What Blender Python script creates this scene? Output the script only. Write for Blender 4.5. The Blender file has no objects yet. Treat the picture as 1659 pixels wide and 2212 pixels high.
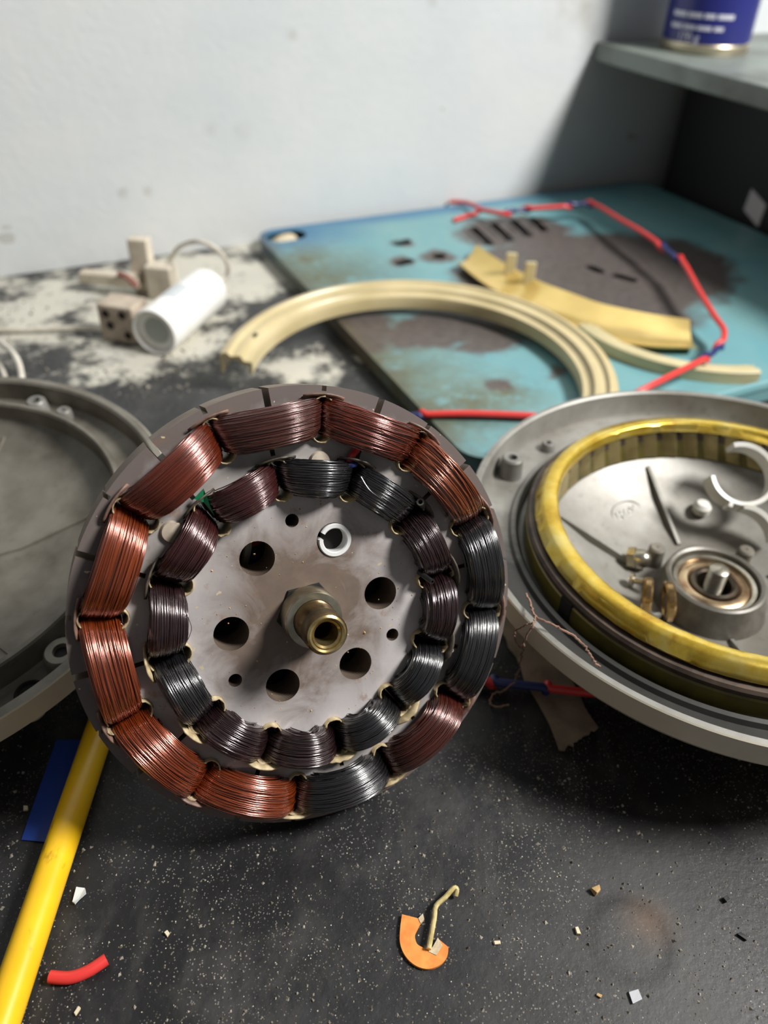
import bpy, bmesh, math, random
import numpy as np
from mathutils import Vector, Matrix
random.seed(7)
rng = np.random.default_rng(7)
scene = bpy.context.scene
COL = scene.collection
PI = math.pi
MM = 0.001

# ------------------------------------------------------------------ camera
PW, PH, FPX = 1659.0, 2212.0, 1700.0
CAM_H = 0.248
PITCH, ROLL = math.radians(39), math.radians(2)
FWD = Vector((0, math.cos(PITCH), -math.sin(PITCH)))
_x = Vector((1, 0, 0)); _u = _x.cross(FWD)
RGT = math.cos(ROLL) * _x + math.sin(ROLL) * _u
UPV = -math.sin(ROLL) * _x + math.cos(ROLL) * _u
cam = bpy.data.cameras.new('camera'); camo = bpy.data.objects.new('camera', cam); COL.objects.link(camo)
camo.matrix_world = Matrix(((RGT.x, UPV.x, -FWD.x, 0), (RGT.y, UPV.y, -FWD.y, 0), (RGT.z, UPV.z, -FWD.z, CAM_H), (0, 0, 0, 1)))
cam.sensor_fit = 'VERTICAL'; cam.sensor_height = 24.0; cam.sensor_width = 18.0
cam.lens = 24.0 * FPX / PH
cam.clip_start = 0.01; cam.clip_end = 50
cam.dof.use_dof = True; cam.dof.focus_distance = 0.238; cam.dof.aperture_fstop = 5.8
scene.camera = camo
CAMP = Vector((0, 0, CAM_H))

# ------------------------------------------------------------------ light
scene.view_settings.view_transform = 'Standard'
scene.view_settings.look = 'None'
scene.view_settings.gamma = 1.0
scene.view_settings.use_curve_mapping = False
scene.view_settings.exposure = 0.0
world = bpy.data.worlds.new('world'); scene.world = world; world.use_nodes = True
wn = world.node_tree.nodes; wl = world.node_tree.links
wbg = wn['Background']; wbg.inputs[0].default_value = (0.97, 0.98, 1.0, 1); wbg.inputs[1].default_value = 0.135
la = bpy.data.lights.new('window_light', 'AREA'); la.shape = 'DISK'; la.size = 0.40; la.energy = 42; la.color = (1.0, 0.985, 0.96)
lo = bpy.data.objects.new('window_light', la); COL.objects.link(lo)
LPOS = Vector((1.05, 0.15, 1.20)); lo.location = LPOS
lo.rotation_euler = (Vector((0.05, 0.40, 0.05)) - LPOS).to_track_quat('-Z', 'Y').to_euler()


def ray(px, py):
    return FWD + RGT * ((px - PW / 2) / FPX) + UPV * ((PH / 2 - py) / FPX)


def at(px, py, z=0.0):
    d = ray(px, py); t = (z - CAM_H) / d.z
    return CAMP + d * t


def on_plane(px, py, p0, n):
    d = ray(px, py); t = (p0 - CAMP).dot(n) / d.dot(n)
    return CAMP + d * t


# ------------------------------------------------------------------ helpers
def tag(o, label=None, cat=None, group=None, kind=None):
    if label: o['label'] = label
    if cat: o['category'] = cat
    if group: o['group'] = group
    if kind: o['kind'] = kind
    return o


def empty(name, loc=(0, 0, 0), mat=None, label=None, cat=None, group=None):
    o = bpy.data.objects.new(name, None); COL.objects.link(o)
    o.empty_display_size = 0.01
    if mat is not None: o.matrix_world = mat
    else: o.location = loc
    return tag(o, label, cat, group)


def link(name, me, m=None, parent=None, smooth=True, angle=35):
    if m is not None and not me.materials: me.materials.append(m)
    if smooth and len(me.polygons):
        me.polygons.foreach_set('use_smooth', [True] * len(me.polygons))
        if angle: me.set_sharp_from_angle(angle=math.radians(angle))
    o = bpy.data.objects.new(name, me); COL.objects.link(o)
    if parent is not None: o.parent = parent
    return o


class MB:
    """collects geometry for one mesh"""
    def __init__(s): s.v = []; s.f = []
    def add(s, v, f):
        b = len(s.v); s.v += [tuple(q) for q in v]; s.f += [tuple(i + b for i in q) for q in f]; return s
    def mesh(s, name='mesh'):
        me = bpy.data.meshes.new(name); me.from_pydata(s.v, [], s.f); me.update()
        bm = bmesh.new(); bm.from_mesh(me); bmesh.ops.recalc_face_normals(bm, faces=bm.faces); bm.to_mesh(me); bm.free()
        return me
    def obj(s, name, m, parent=None, smooth=True, angle=35, bevel=0, seg=2):
        o = link(name, s.mesh(name), m, parent, smooth, angle)
        if bevel:
            b = o.modifiers.new('bevel', 'BEVEL'); b.width = bevel; b.segments = seg; b.limit_method = 'ANGLE'; b.angle_limit = math.radians(40)
        return o
    def box(s, c, size, ax=None):
        ax = ax or (Vector((1, 0, 0)), Vector((0, 1, 0)), Vector((0, 0, 1)))
        c = Vector(c); v = []
        for i in (-1, 1):
            for j in (-1, 1):
                for k in (-1, 1):
                    v.append(c + ax[0] * (i * size[0] / 2) + ax[1] * (j * size[1] / 2) + ax[2] * (k * size[2] / 2))
        return s.add(v, [(0, 1, 3, 2), (4, 6, 7, 5), (0, 4, 5, 1), (2, 3, 7, 6), (0, 2, 6, 4), (1, 5, 7, 3)])
    def lathe(s, prof, n=64, a0=0.0, a1=2 * PI, closed=False, M=None):
        full = abs(a1 - a0 - 2 * PI) < 1e-6
        k = len(prof); cols = n if full else n + 1
        v = []
        for i in range(cols):
            a = a0 + (a1 - a0) * i / n; c, sn = math.cos(a), math.sin(a)
            for r, z in prof: v.append(Vector((r * c, r * sn, z)))
        if M is not None: v = [M @ q for q in v]
        f = []
        for i in range(n):
            i2 = (i + 1) % cols
            for j in range(k if closed else k - 1):
                j2 = (j + 1) % k
                f.append((i * k + j, i2 * k + j, i2 * k + j2, i * k + j2))
        if closed and not full:
            f.append(tuple(range(k))); f.append(tuple(n * k + q for q in reversed(range(k))))
        return s.add(v, f)
    def tube(s, pts, r, n=8, cap=True):
        pts = [Vector(p) for p in pts]; k = len(pts)
        rr = r if isinstance(r, (list, tuple)) else [r] * k
        t0 = (pts[1] - pts[0]).normalized()
        ref = Vector((0, 0, 1)) if abs(t0.z) < 0.9 else Vector((1, 0, 0))
        nrm = t0.cross(ref).normalized(); v = []
        for i, p in enumerate(pts):
            t = (pts[min(i + 1, k - 1)] - pts[max(i - 1, 0)]).normalized()
            nrm = (nrm - t * nrm.dot(t)).normalized(); b = t.cross(nrm)
            for j in range(n):
                a = 2 * PI * j / n; v.append(p + (nrm * math.cos(a) + b * math.sin(a)) * rr[i])
        f = [(i * n + j, i * n + (j + 1) % n, (i + 1) * n + (j + 1) % n, (i + 1) * n + j) for i in range(k - 1) for j in range(n)]
        if cap: f += [tuple(reversed(range(n))), tuple((k - 1) * n + j for j in range(n))]
        return s.add(v, f)
    def sweep(s, pts, prof, ups=None, cap=True):
        """sweep a closed profile [(side, up)] along pts"""
        pts = [Vector(p) for p in pts]; k = len(pts); n = len(prof); v = []
        for i, p in enumerate(pts):
            t = (pts[min(i + 1, k - 1)] - pts[max(i - 1, 0)]).normalized()
            up = Vector(ups[i]) if ups else Vector((0, 0, 1))
            sd = t.cross(up).normalized(); up = sd.cross(t).normalized()
            for a, b in prof: v.append(p + sd * a + up * b)
        f = [(i * n + j, i * n + (j + 1) % n, (i + 1) * n + (j + 1) % n, (i + 1) * n + j) for i in range(k - 1) for j in range(n)]
        if cap: f += [tuple(reversed(range(n))), tuple((k - 1) * n + j for j in range(n))]
        return s.add(v, f)


def spline(P, n=8):
    P = [Vector(p) for p in P]; out = []
    for i in range(len(P) - 1):
        p0 = P[max(i - 1, 0)]; p1 = P[i]; p2 = P[i + 1]; p3 = P[min(i + 2, len(P) - 1)]
        for j in range(n):
            t = j / n
            out.append(0.5 * ((2 * p1) + (p2 - p0) * t + (2 * p0 - 5 * p1 + 4 * p2 - p3) * t * t + (3 * p1 - p0 - 3 * p2 + p3) * t ** 3))
    out.append(P[-1]); return out


def filled(contours, z0, z1, name):
    """flat shape with holes (first contour the outline), from z0 to z1"""
    cu = bpy.data.curves.new(name, 'CURVE'); cu.dimensions = '2D'; cu.fill_mode = 'BOTH'; cu.extrude = (z1 - z0) / 2
    for c in contours:
        sp = cu.splines.new('POLY'); sp.points.add(len(c) - 1); sp.use_cyclic_u = True
        for i, p in enumerate(c): sp.points[i].co = (p[0], p[1], 0, 1)
    o = bpy.data.objects.new(name, cu); COL.objects.link(o)
    dg = bpy.context.evaluated_depsgraph_get(); dg.update()
    me = bpy.data.meshes.new_from_object(o.evaluated_get(dg))
    COL.objects.unlink(o); bpy.data.objects.remove(o); bpy.data.curves.remove(cu)
    me.transform(Matrix.Translation((0, 0, (z0 + z1) / 2))); me.name = name
    bm = bmesh.new(); bm.from_mesh(me); bmesh.ops.remove_doubles(bm, verts=bm.verts, dist=1e-6)
    bmesh.ops.recalc_face_normals(bm, faces=bm.faces); bm.to_mesh(me); bm.free()
    return me


def circle(cx, cy, r, n=32):
    return [(cx + r * math.cos(2 * PI * i / n), cy + r * math.sin(2 * PI * i / n)) for i in range(n)]


def obround(cx, cy, half, hw, ang, n=8):
    """long hole: centre, half length, half width, direction"""
    c, s = math.cos(ang), math.sin(ang); out = []
    L = half - hw
    for sgn, a0 in ((1, -PI / 2), (-1, PI / 2)):
        for i in range(n + 1):
            a = a0 + PI * i / n
            x = sgn * L + hw * math.cos(a); y = hw * math.sin(a)
            out.append((cx + x * c - y * s, cy + x * s + y * c))
    return out


# ------------------------------------------------------------------ materials
def S(v): return tuple((c / 12.92 if c <= 0.04045 else ((c + 0.055) / 1.055) ** 2.4) for c in (q / 255 for q in v)) + (1,)


class Mat:
    def __init__(s, name, col=(0.5, 0.5, 0.5, 1), rough=0.5, metal=0.0, **kw):
        s.m = bpy.data.materials.new(name); s.m.use_nodes = True
        s.nt = s.m.node_tree; s.b = s.nt.nodes['Principled BSDF']
        s.set('Base Color', col); s.set('Roughness', rough); s.set('Metallic', metal)
        for k, v in kw.items(): s.set(k.replace('_', ' '), v)
    def set(s, k, v): s.b.inputs[k].default_value = v
    def node(s, t, **kw):
        n = s.nt.nodes.new(t)
        for k, v in kw.items(): setattr(n, k, v)
        return n
    def lk(s, a, b): s.nt.links.new(a, b)
    def inp(s, sock, v):
        if hasattr(v, 'is_linked') or hasattr(v, 'links'): s.lk(v, sock)
        else: sock.default_value = v
    def coord(s): 
        if not hasattr(s, '_tc'): s._tc = s.node('ShaderNodeTexCoord')
        return s._tc.outputs['Object']
    def mapped(s, scale=(1, 1, 1), loc=(0, 0, 0), rot=(0, 0, 0)):
        n = s.node('ShaderNodeMapping'); n.inputs['Scale'].default_value = scale; n.inputs['Location'].default_value = loc; n.inputs['Rotation'].default_value = rot
        s.lk(s.coord(), n.inputs['Vector']); return n.outputs[0]
    def noise(s, scale, detail=4, rough=0.55, vec=None, dist=0.0):
        n = s.node('ShaderNodeTexNoise'); n.inputs['Scale'].default_value = scale; n.inputs['Detail'].default_value = detail
        n.inputs['Roughness'].default_value = rough; n.inputs['Distortion'].default_value = dist
        s.lk(vec if vec is not None else s.coord(), n.inputs['Vector']); return n.outputs['Fac']
    def voro(s, scale, vec=None):
        n = s.node('ShaderNodeTexVoronoi'); n.inputs['Scale'].default_value = scale
        s.lk(vec if vec is not None else s.coord(), n.inputs['Vector']); return n
    def ramp(s, fac, stops):
        n = s.node('ShaderNodeValToRGB'); s.lk(fac, n.inputs[0]); e = n.color_ramp.elements
        while len(e) < len(stops): e.new(0.5)
        for i, (p, c) in enumerate(stops):
            e[i].position = p; e[i].color = c if isinstance(c, tuple) else (c, c, c, 1)
        return n.outputs[0]
    def mix(s, fac, a, b, mode='MIX'):
        n = s.node('ShaderNodeMix', data_type='RGBA', blend_type=mode)
        s.inp(n.inputs[0], fac); s.inp(n.inputs[6], a); s.inp(n.inputs[7], b); return n.outputs[2]
    def math(s, op, a, b=0.0, clamp=False):
        n = s.node('ShaderNodeMath', operation=op, use_clamp=clamp); s.inp(n.inputs[0], a); s.inp(n.inputs[1], b); return n.outputs[0]
    def dist(s, p, scale=(1, 1, 1)):
        """distance from a point of the object"""
        a = s.node('ShaderNodeVectorMath', operation='SUBTRACT'); s.lk(s.coord(), a.inputs[0]); a.inputs[1].default_value = p
        m = s.node('ShaderNodeVectorMath', operation='MULTIPLY'); s.lk(a.outputs[0], m.inputs[0]); m.inputs[1].default_value = scale
        l = s.node('ShaderNodeVectorMath', operation='LENGTH'); s.lk(m.outputs[0], l.inputs[0]); return l.outputs['Value']
    def spot(s, p, r0, r1, scale=(1, 1, 1), wob=None, amp=0.0):
        d = s.dist(p, scale)
        if wob is not None: d = s.math('ADD', d, s.math('MULTIPLY', s.math('SUBTRACT', wob, 0.5), amp))
        n = s.node('ShaderNodeMapRange'); n.inputs['From Min'].default_value = r0; n.inputs['From Max'].default_value = r1
        n.inputs['To Min'].default_value = 1; n.inputs['To Max'].default_value = 0; s.lk(d, n.inputs['Value']); return n.outputs[0]
    def color(s, v): s.inp(s.b.inputs['Base Color'], v); return s
    def rough(s, v): s.inp(s.b.inputs['Roughness'], v); return s
    def bump(s, h, strength=0.3, dist=0.001):
        n = s.node('ShaderNodeBump'); n.inputs['Strength'].default_value = strength; n.inputs['Distance'].default_value = dist
        s.lk(h, n.inputs['Height']); s.lk(n.outputs[0], s.b.inputs['Normal']); return s


def worn(name, col, col2, scale, rough=0.5, metal=0.0, lo_=0.4, hi=0.65, bump=0.0, **kw):
    M = Mat(name, col, rough, metal, **kw)
    f = M.noise(scale, 5, 0.6)
    M.color(M.ramp(f, [(lo_, col), (hi, col2)]))
    if bump: M.bump(M.noise(scale * 4, 4), bump, 0.0005)
    return M.m


# ------------------------------------------------------------------ setting frame (wall direction etc.)
YAW = math.radians(26.5)
W0 = Vector((-0.3009, 0.5766, 0)); DW = Vector((math.cos(YAW), math.sin(YAW), 0)); NW = Vector((math.sin(YAW), -math.cos(YAW), 0)); ZV = Vector((0, 0, 1))
AX = (DW, NW, ZV)
def wall_pt(s, d, z): return W0 + DW * s + NW * d + ZV * z

# wall plaster
m = Mat('whitewash_plaster', S((226, 226, 224)), 0.85)
n1 = m.noise(7, 6, 0.6); n2 = m.noise(60, 5, 0.65)
c = m.ramp(n1, [(0.35, S((200, 206, 208))), (0.65, S((212, 214, 213)))])
spots = m.math('GREATER_THAN', m.noise(38, 2, 0.4, m.mapped((1, 1, 1.3), (3, 1, 0))), 0.735)
c = m.mix(m.math('MULTIPLY', spots, 0.45), c, S((150, 143, 130)))
for (sx, sz, r1, k_) in ((0.1015, 0.052, 0.006, 0.55), (0.1205, 0.051, 0.0055, 0.5), (0.175, 0.092, 0.008, 0.25), (0.20, 0.088, 0.010, 0.2), (0.245, 0.152, 0.006, 0.4), (0.363, 0.171, 0.006, 0.5), (0.515, 0.165, 0.02, 0.5), (0.492, 0.160, 0.03, 0.25), (0.522, 0.148, 0.014, 0.35), (0.69, 0.15, 0.03, 0.3)):
    c = m.mix(m.math('MULTIPLY', m.math('MULTIPLY', m.spot((sx, 0.0, sz), 0.0, r1, (1, 0, 1), n2, 0.01), m.ramp(n2, [(0.4, 0.3), (0.6, 1.0)])), k_), c, S((128, 116, 96)))
low = m.spot((0.1, 0, 0.0), 0.0, 0.05, (0.0, 0.0, 1.0), n1, 0.04)
c = m.mix(m.math('MULTIPLY', low, 0.16), c, S((196, 190, 178)))
m.color(c); m.bump(m.mix(0.5, n2, m.noise(200, 3)), 0.35, 0.002)
M_WALL = m.m
wall_M = Matrix(((DW.x, -NW.x, 0, W0.x), (DW.y, -NW.y, 0, W0.y), (0, 0, 1, 0), (0, 0, 0, 1)))
wb = MB().box((0.1, 0.03, 0.58), (2.2, 0.06, 1.24)).obj('wall_back', M_WALL); wb.matrix_world = wall_M; tag(wb, kind='structure')
m = worn('grey_plaster', S((150, 150, 146)), S((120, 118, 112)), 9, 0.9)
wr = MB().box((1.23, -0.45, 0.58), (0.06, 0.9, 1.24)).obj('wall_right_unseen', m); wr.matrix_world = wall_M; tag(wr, kind='structure')  # unseen side wall, added to keep the space under the shelf dark

# bench top: black paint under grey dust
m = Mat('dusty_black_paint', S((30, 30, 31)), 0.55)
big = m.noise(9, 7, 0.62, None, 0.6); mid = m.noise(38, 6, 0.6); fine = m.noise(420, 3, 0.6)
c = m.ramp(big, [(0.33, S((12, 12, 13))), (0.52, S((24, 24, 26))), (0.70, S((46, 47, 49)))])
c = m.mix(m.math('MULTIPLY', m.ramp(mid, [(0.50, 0.0), (0.72, 1.0)]), 0.34), c, S((78, 76, 73)))
v = m.voro(900); sp = m.math('MULTIPLY', m.math('LESS_THAN', v.outputs['Distance'], 0.22), m.ramp(m.noise(26, 5, 0.65), [(0.44, 0.0), (0.60, 1.0)]))
c = m.mix(m.math('MULTIPLY', sp, 0.75), c, S((140, 135, 126)))
v2 = m.voro(420); sp2 = m.math('MULTIPLY', m.math('LESS_THAN', v2.outputs['Distance'], 0.085), m.math('GREATER_THAN', m.noise(50, 2), 0.5))
c = m.mix(sp2, c, S((190, 182, 166)))
# smears and the ring mark in the dust
st = m.noise(46, 8, 0.68, m.mapped((1.0, 0.45, 1), (0, 0, 0), (0, 0, 0.6)), 0.4)
c = m.mix(m.math('MULTIPLY', m.math('MULTIPLY', m.ramp(st, [(0.48, 0.0), (0.70, 1.0)]), m.ramp(m.noise(14, 5, 0.6, m.mapped((1, 1, 1), (3, 7, 0))), [(0.45, 0.1), (0.62, 1.0)])), 0.55), c, S((88, 86, 83)))
rm = at(1360, 2030); d = m.dist((rm.x, rm.y, 0), (1, 1, 0))
ringm = m.ramp(m.math('ABSOLUTE', m.math('SUBTRACT', d, 0.0115)), [(0.0003, 1.0), (0.0016, 0.0)])
c = m.mix(m.math('MULTIPLY', m.spot((rm.x + 0.008, rm.y - 0.008, 0), 0.010, 0.050, (1, 1, 0), mid, 0.035), 0.65), c, m.mix(mid, S((44, 44, 44)), S((92, 90, 87))))
c = m.mix(m.math('MULTIPLY', m.math('MULTIPLY', ringm, m.ramp(mid, [(0.35, 0.3), (0.55, 1.0)])), 0.9), c, S((14, 14, 15)))
# pale plaster dust lying by the capacitor and along the wall
pale = None
for (px, py, r0, r1) in ((310, 640, 0.02, 0.12), (570, 590, 0.015, 0.08), (270, 770, 0.005, 0.06), (420, 745, 0.012, 0.05), (90, 660, 0.0, 0.14), (640, 800, 0.0, 0.06), (600, 520, 0.02, 0.09), (430, 600, 0.03, 0.10)):
    p = at(px, py); s_ = m.spot((p.x, p.y, 0), r0, r1, (1, 1, 0), mid, 0.06)
    pale = s_ if pale is None else m.math('MAXIMUM', pale, s_)
pn = m.ramp(m.math('ADD', m.noise(34, 10, 0.78), m.math('MULTIPLY', pale, 0.32)), [(0.64, 0.0), (0.77, 1.0)])
c = m.mix(m.math('MULTIPLY', m.math('MULTIPLY', m.math('GREATER_THAN', pale, 0.02), pn), 0.92), c, m.mix(mid, S((226, 220, 200)), S((196, 194, 186))))
c = m.mix(m.math('MULTIPLY', m.spot((at(450, 660).x, at(450, 660).y, 0), 0.05, 0.34, (1, 1, 0), big, 0.1), 0.12), c, S((118, 118, 116)))
p = at(900, 2190); fine_dust = m.spot((p.x, p.y, 0), 0.0, 0.035, (1, 1, 0), mid, 0.03); c = m.mix(m.math('MULTIPLY', m.math('MULTIPLY', fine_dust, sp), 0.8), c, S((150, 135, 108)))
p = at(1400, 1990); c = m.mix(m.math('MULTIPLY', m.math('MULTIPLY', m.spot((p.x, p.y, 0), 0.0, 0.012, (1, 1, 0), mid, 0.015), m.ramp(mid, [(0.4, 0), (0.6, 1)])), 0.6), c, S((110, 84, 62)))
m.color(c); m.rough(m.ramp(mid, [(0.3, 0.42), (0.7, 0.62)])); m.bump(m.mix(0.5, fine, mid), 0.35, 0.0008)
M_BENCH = m.m
vb = [wall_pt(s, d, z) for s in (-0.99, 1.195) for d in (0.0005, 0.95) for z in (-0.035, 0.0)]
bench = MB().add(vb, [(0, 1, 3, 2), (4, 6, 7, 5), (0, 4, 5, 1), (2, 3, 7, 6), (0, 2, 6, 4), (1, 5, 7, 3)]).obj('workbench_top', M_BENCH, None, False)
tag(bench, 'black painted workbench top covered in pale dust and grit', 'workbench')

# ------------------------------------------------------------------ shelf, can, box
m = worn('grey_green_paint', S((124, 132, 126)), S((78, 78, 72)), 14, 0.45, 0.1, 0.42, 0.72, 0.1)
sh = MB().box((0.53 + 0.33, -0.3205, 0.1302), (0.66, 0.64, 0.0145)).obj('shelf', m, None, False, bevel=0.0012); sh.matrix_world = wall_M
tag(sh, 'grey green painted metal shelf above the teal sheet, reaching out from the wall', 'shelf')
can_p = wall_pt(0.600, 0.060, 0.1375)
can = empty('spray_can', can_p, None, 'dark blue spray can with small white print standing on the shelf', 'can')
CR = 0.0365
mblue = Mat('blue_can_paint', S((38, 42, 112)), 0.3, 0.0); mtin = Mat('tinplate', S((200, 188, 165)), 0.3, 0.85)
mprint = Mat('white_print', S((205, 205, 218)), 0.5)
MB().lathe([(0, 0.17), (0.012, 0.17), (0.02, 0.167), (CR - 0.003, 0.152), (CR, 0.147), (CR, 0.0085), (CR - 0.0008, 0.0075)], 48).obj('can_body', mblue.m, can)
MB().lathe([(CR - 0.001, 0.0085), (CR + 0.0006, 0.0065), (CR + 0.0008, 0.003), (CR - 0.001, 0.0), (0, 0.0)], 48).obj('bottom_rim', mtin.m, can)
MB().lathe([(0, 0.205), (0.013, 0.205), (0.017, 0.202), (0.018, 0.17), (0.012, 0.1695)], 32).obj('cap', mprint.m, can)
def can_wrap(x, z, r=CR + 0.00015):     # x along the surface from the side that faces the camera
    a0 = math.atan2(-can_p.y, -can_p.x) + 0.0; a = a0 + x / CR
    return Vector((r * math.cos(a), r * math.sin(a), z))
def bent_bar(x0, x1, z0, z1):
    b = MB(); n = 5; v = []
    for i in range(n + 1):
        x = x0 + (x1 - x0) * i / n
        v += [can_wrap(x, z0), can_wrap(x, z1), can_wrap(x, z1, CR - 0.0004), can_wrap(x, z0, CR - 0.0004)]
    f = [(i * 4 + j, i * 4 + (j + 1) % 4, i * 4 + 4 + (j + 1) % 4, i * 4 + 4 + j) for i in range(n) for j in range(4)]
    return b.add(v, f + [(0, 1, 2, 3), (n * 4 + 3, n * 4 + 2, n * 4 + 1, n * 4)])
pr = MB()
for zc, h, words in ((0.0440, 0.0042, ((-0.034, -0.022), (-0.020, -0.012), (-0.009, 0.027))), (0.0262, 0.0034, ((-0.034, -0.020), (-0.0185, -0.0065), (-0.0045, 0.004), (0.006, 0.019))),
                     (0.0178, 0.0030, ((-0.034, -0.022), (-0.0205, -0.010), (-0.0085, 0.003), (0.005, 0.0125)))):
    for a, b_ in words: q = bent_bar(a, b_, zc, zc + h); pr.add(q.v, q.f)
tag(pr.obj('label_print', mprint.m, can), 'white lines of small unreadable print')
def text_mesh(body, size, ext=0.0001, align='LEFT'):
    cu = bpy.data.curves.new('lettering', 'FONT'); cu.body = body; cu.size = size; cu.extrude = ext; cu.align_x = align; cu.resolution_u = 3; cu.offset = 0.00012
    o = bpy.data.objects.new('lettering', cu); COL.objects.link(o)
    dg = bpy.context.evaluated_depsgraph_get(); dg.update()
    me = bpy.data.meshes.new_from_object(o.evaluated_get(dg)); COL.objects.unlink(o); bpy.data.objects.remove(o); return me
me = text_mesh('170 g', 0.0085)
for vv in me.vertices: vv.co = can_wrap(vv.co.x - 0.0240, vv.co.y + 0.0095, CR + 0.0001 + vv.co.z)
tag(link('weight_print', me, mprint.m, can, False), 'white weight print reading 170 g')

# black box below the shelf, stretched out of view to block light there
mblk = Mat('black_enamel', S((18, 18, 18)), 0.55)
sB = 0.625
bp = wall_pt(sB + 0.10, 0.325, 0.0)
bx = empty('black_box', bp, None, 'black box with a small pale label standing under the shelf at right', 'box')
bx.matrix_world = Matrix(((DW.x, -NW.x, 0, bp.x), (DW.y, -NW.y, 0, bp.y), (0, 0, 1, 0), (0, 0, 0, 1)))
for fx in (-0.085, 0.085):
    for fy in (-0.28, 0.28): MB().lathe([(0, 0.0), (0.008, 0.0), (0.009, 0.0045), (0, 0.0046)], 16, M=Matrix.Translation((fx, fy, 0.0))).obj('foot', mblk.m, bx)
MB().box((0, 0, 0.0595), (0.2, 0.60, 0.110)).obj('case', mblk.m, bx, False, bevel=0.003)
pl0 = wall_pt(sB - 0.0004, 0, 0)
q = [on_plane(px, py, pl0, DW) for px, py in ((1624, 408), (1655, 443), (1637, 490), (1607, 453))]
inv = bx.matrix_world.inverted()
q = [inv @ p for p in q]
lb = MB().add([p + Vector((-0.0003, 0, 0)) for p in q] + [p + Vector((0.0006, 0, 0)) for p in q], [(0, 1, 2, 3), (7, 6, 5, 4), (0, 4, 5, 1), (1, 5, 6, 2), (2, 6, 7, 3), (3, 7, 4, 0)])
tag(lb.obj('paper_label', Mat('pale_paper', S((205, 198, 198)), 0.8).m, bx, False), 'small pale paper label')

# ------------------------------------------------------------------ teal sheet metal panel
P0 = at(548, 500, 0.012); P0.z = 0
# local u along the wall, v towards the wall
PM = Matrix(((DW.x, -NW.x, 0, P0.x), (DW.y, -NW.y, 0, P0.y), (0, 0, 1, 0), (0, 0, 0, 1)))
PMi = PM.inverted()
def pl(px, py, z=0.012): p = PMi @ at(px, py, z); return (p.x, p.y)
LEN, WID = 0.365, 0.412
def rrect(x0, y0, x1, y1, r, n=6):
    out = []
    for cx, cy, a0 in ((x1 - r, y1 - r, 0), (x0 + r, y1 - r, PI / 2), (x0 + r, y0 + r, PI), (x1 - r, y0 + r, 1.5 * PI)):
        for i in range(n + 1): a = a0 + PI / 2 * i / n; out.append((cx + r * math.cos(a), cy + r * math.sin(a)))
    return out
m = Mat('teal_enamel_rusted', S((122, 170, 176)), 0.38)
nb = m.noise(14, 6, 0.62, None, 0.5); nm = m.noise(55, 6, 0.65); nf = m.noise(160, 4, 0.6)
c = m.ramp(nb, [(0.35, S((100, 150, 158))), (0.65, S((118, 158, 159)))])
def plp(px, py): u, v_ = pl(px, py); return (u, v_, 0.012)
# blue tint at the corner and along the wall edge
bl = m.math('MAXIMUM', m.spot(plp(600, 505), 0.02, 0.07, (0.7, 1.2, 0), nm, 0.04), m.spot((0.12, -0.004, 0), 0.004, 0.022, (0.06, 1, 0), nm, 0.012))
c = m.mix(m.math('MULTIPLY', bl, 0.8), c, S((52, 104, 146)))
gr = None
for (px, py, r1) in ((700, 600, 0.08), (740, 650, 0.06), (790, 770, 0.075), (860, 820, 0.07), (940, 890, 0.06), (1020, 870, 0.05), (1090, 850, 0.03), (660, 560, 0.045)):
    s_ = m.spot(plp(px, py), 0.0, r1, (1, 1, 0), nm, 0.10); gr = s_ if gr is None else m.math('MAXIMUM', gr, s_)
c = m.mix(m.math('MULTIPLY', gr, m.ramp(nm, [(0.36, 0.15), (0.50, 1.0)])), c, m.mix(nf, S((66, 54, 34)), S((112, 112, 76))))
ru = None
for (px, py, r0, r1, sc) in ((1290, 590, 0.055, 0.085, (0.62, 0.9, 0)), (1110, 500, 0.022, 0.045, (0.7, 1, 0)), (1010, 700, 0.02, 0.045, (0.55, 1.3, 0)), (760, 700, 0.01, 0.04, (1, 0.8, 0)), (1060, 740, 0.004, 0.025, (0.7, 1.2, 0)),
                            (945, 555, 0.004, 0.02, (1, 1, 0)), (870, 526, 0.0, 0.014, (1, 1, 0)), (872, 566, 0.0, 0.014, (1, 1, 0)), (1505, 560, 0.004, 0.024, (1, 1, 0)), (780, 740, 0.004, 0.026, (1, 1, 0)),
                            (1440, 690, 0.0, 0.03, (0.7, 1, 0)), (1200, 800, 0.0, 0.01, (1, 1, 0)), (690, 640, 0.0, 0.016, (1, 1, 0)), (1080, 830, 0.0, 0.012, (1, 1, 0))):
    s_ = m.spot(plp(px, py), r0, r1, sc, nm, 0.03); ru = s_ if ru is None else m.math('MAXIMUM', ru, s_)
ru = m.ramp(ru, [(0.15, 0.0), (0.55, 1.0)])
c = m.mix(m.math('MULTIPLY', ru, 0.95), c, m.mix(nf, S((54, 45, 42)), S((104, 90, 84))))
edge = m.spot((0.0, 0, 0), 0.001, 0.012, (1, 0, 0), nm, 0.014)
c = m.mix(m.math('MULTIPLY', edge, 0.6), c, S((84, 76, 54)))
m.color(c); m.rough(m.ramp(nm, [(0.3, 0.34), (0.7, 0.5)])); m.bump(nm, 0.15, 0.001)
M_TEAL = m.m
panel = empty('sheet_metal_panel', (0, 0, 0), PM, 'teal enamelled sheet metal panel with rust stains lying against the wall', 'panel')
holes = []
u, v_ = pl(617, 509); holes.append(obround(u, v_, 0.0180, 0.0120, 0.1))
for (px, py) in ((868, 524), (872, 566)): u, v_ = pl(px, py); holes.append(obround(u, v_, 0.009, 0.005, 0.2))
u, v_ = pl(948, 553); holes.append(circle(u, v_, 0.006, 16))
SL = []
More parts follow.
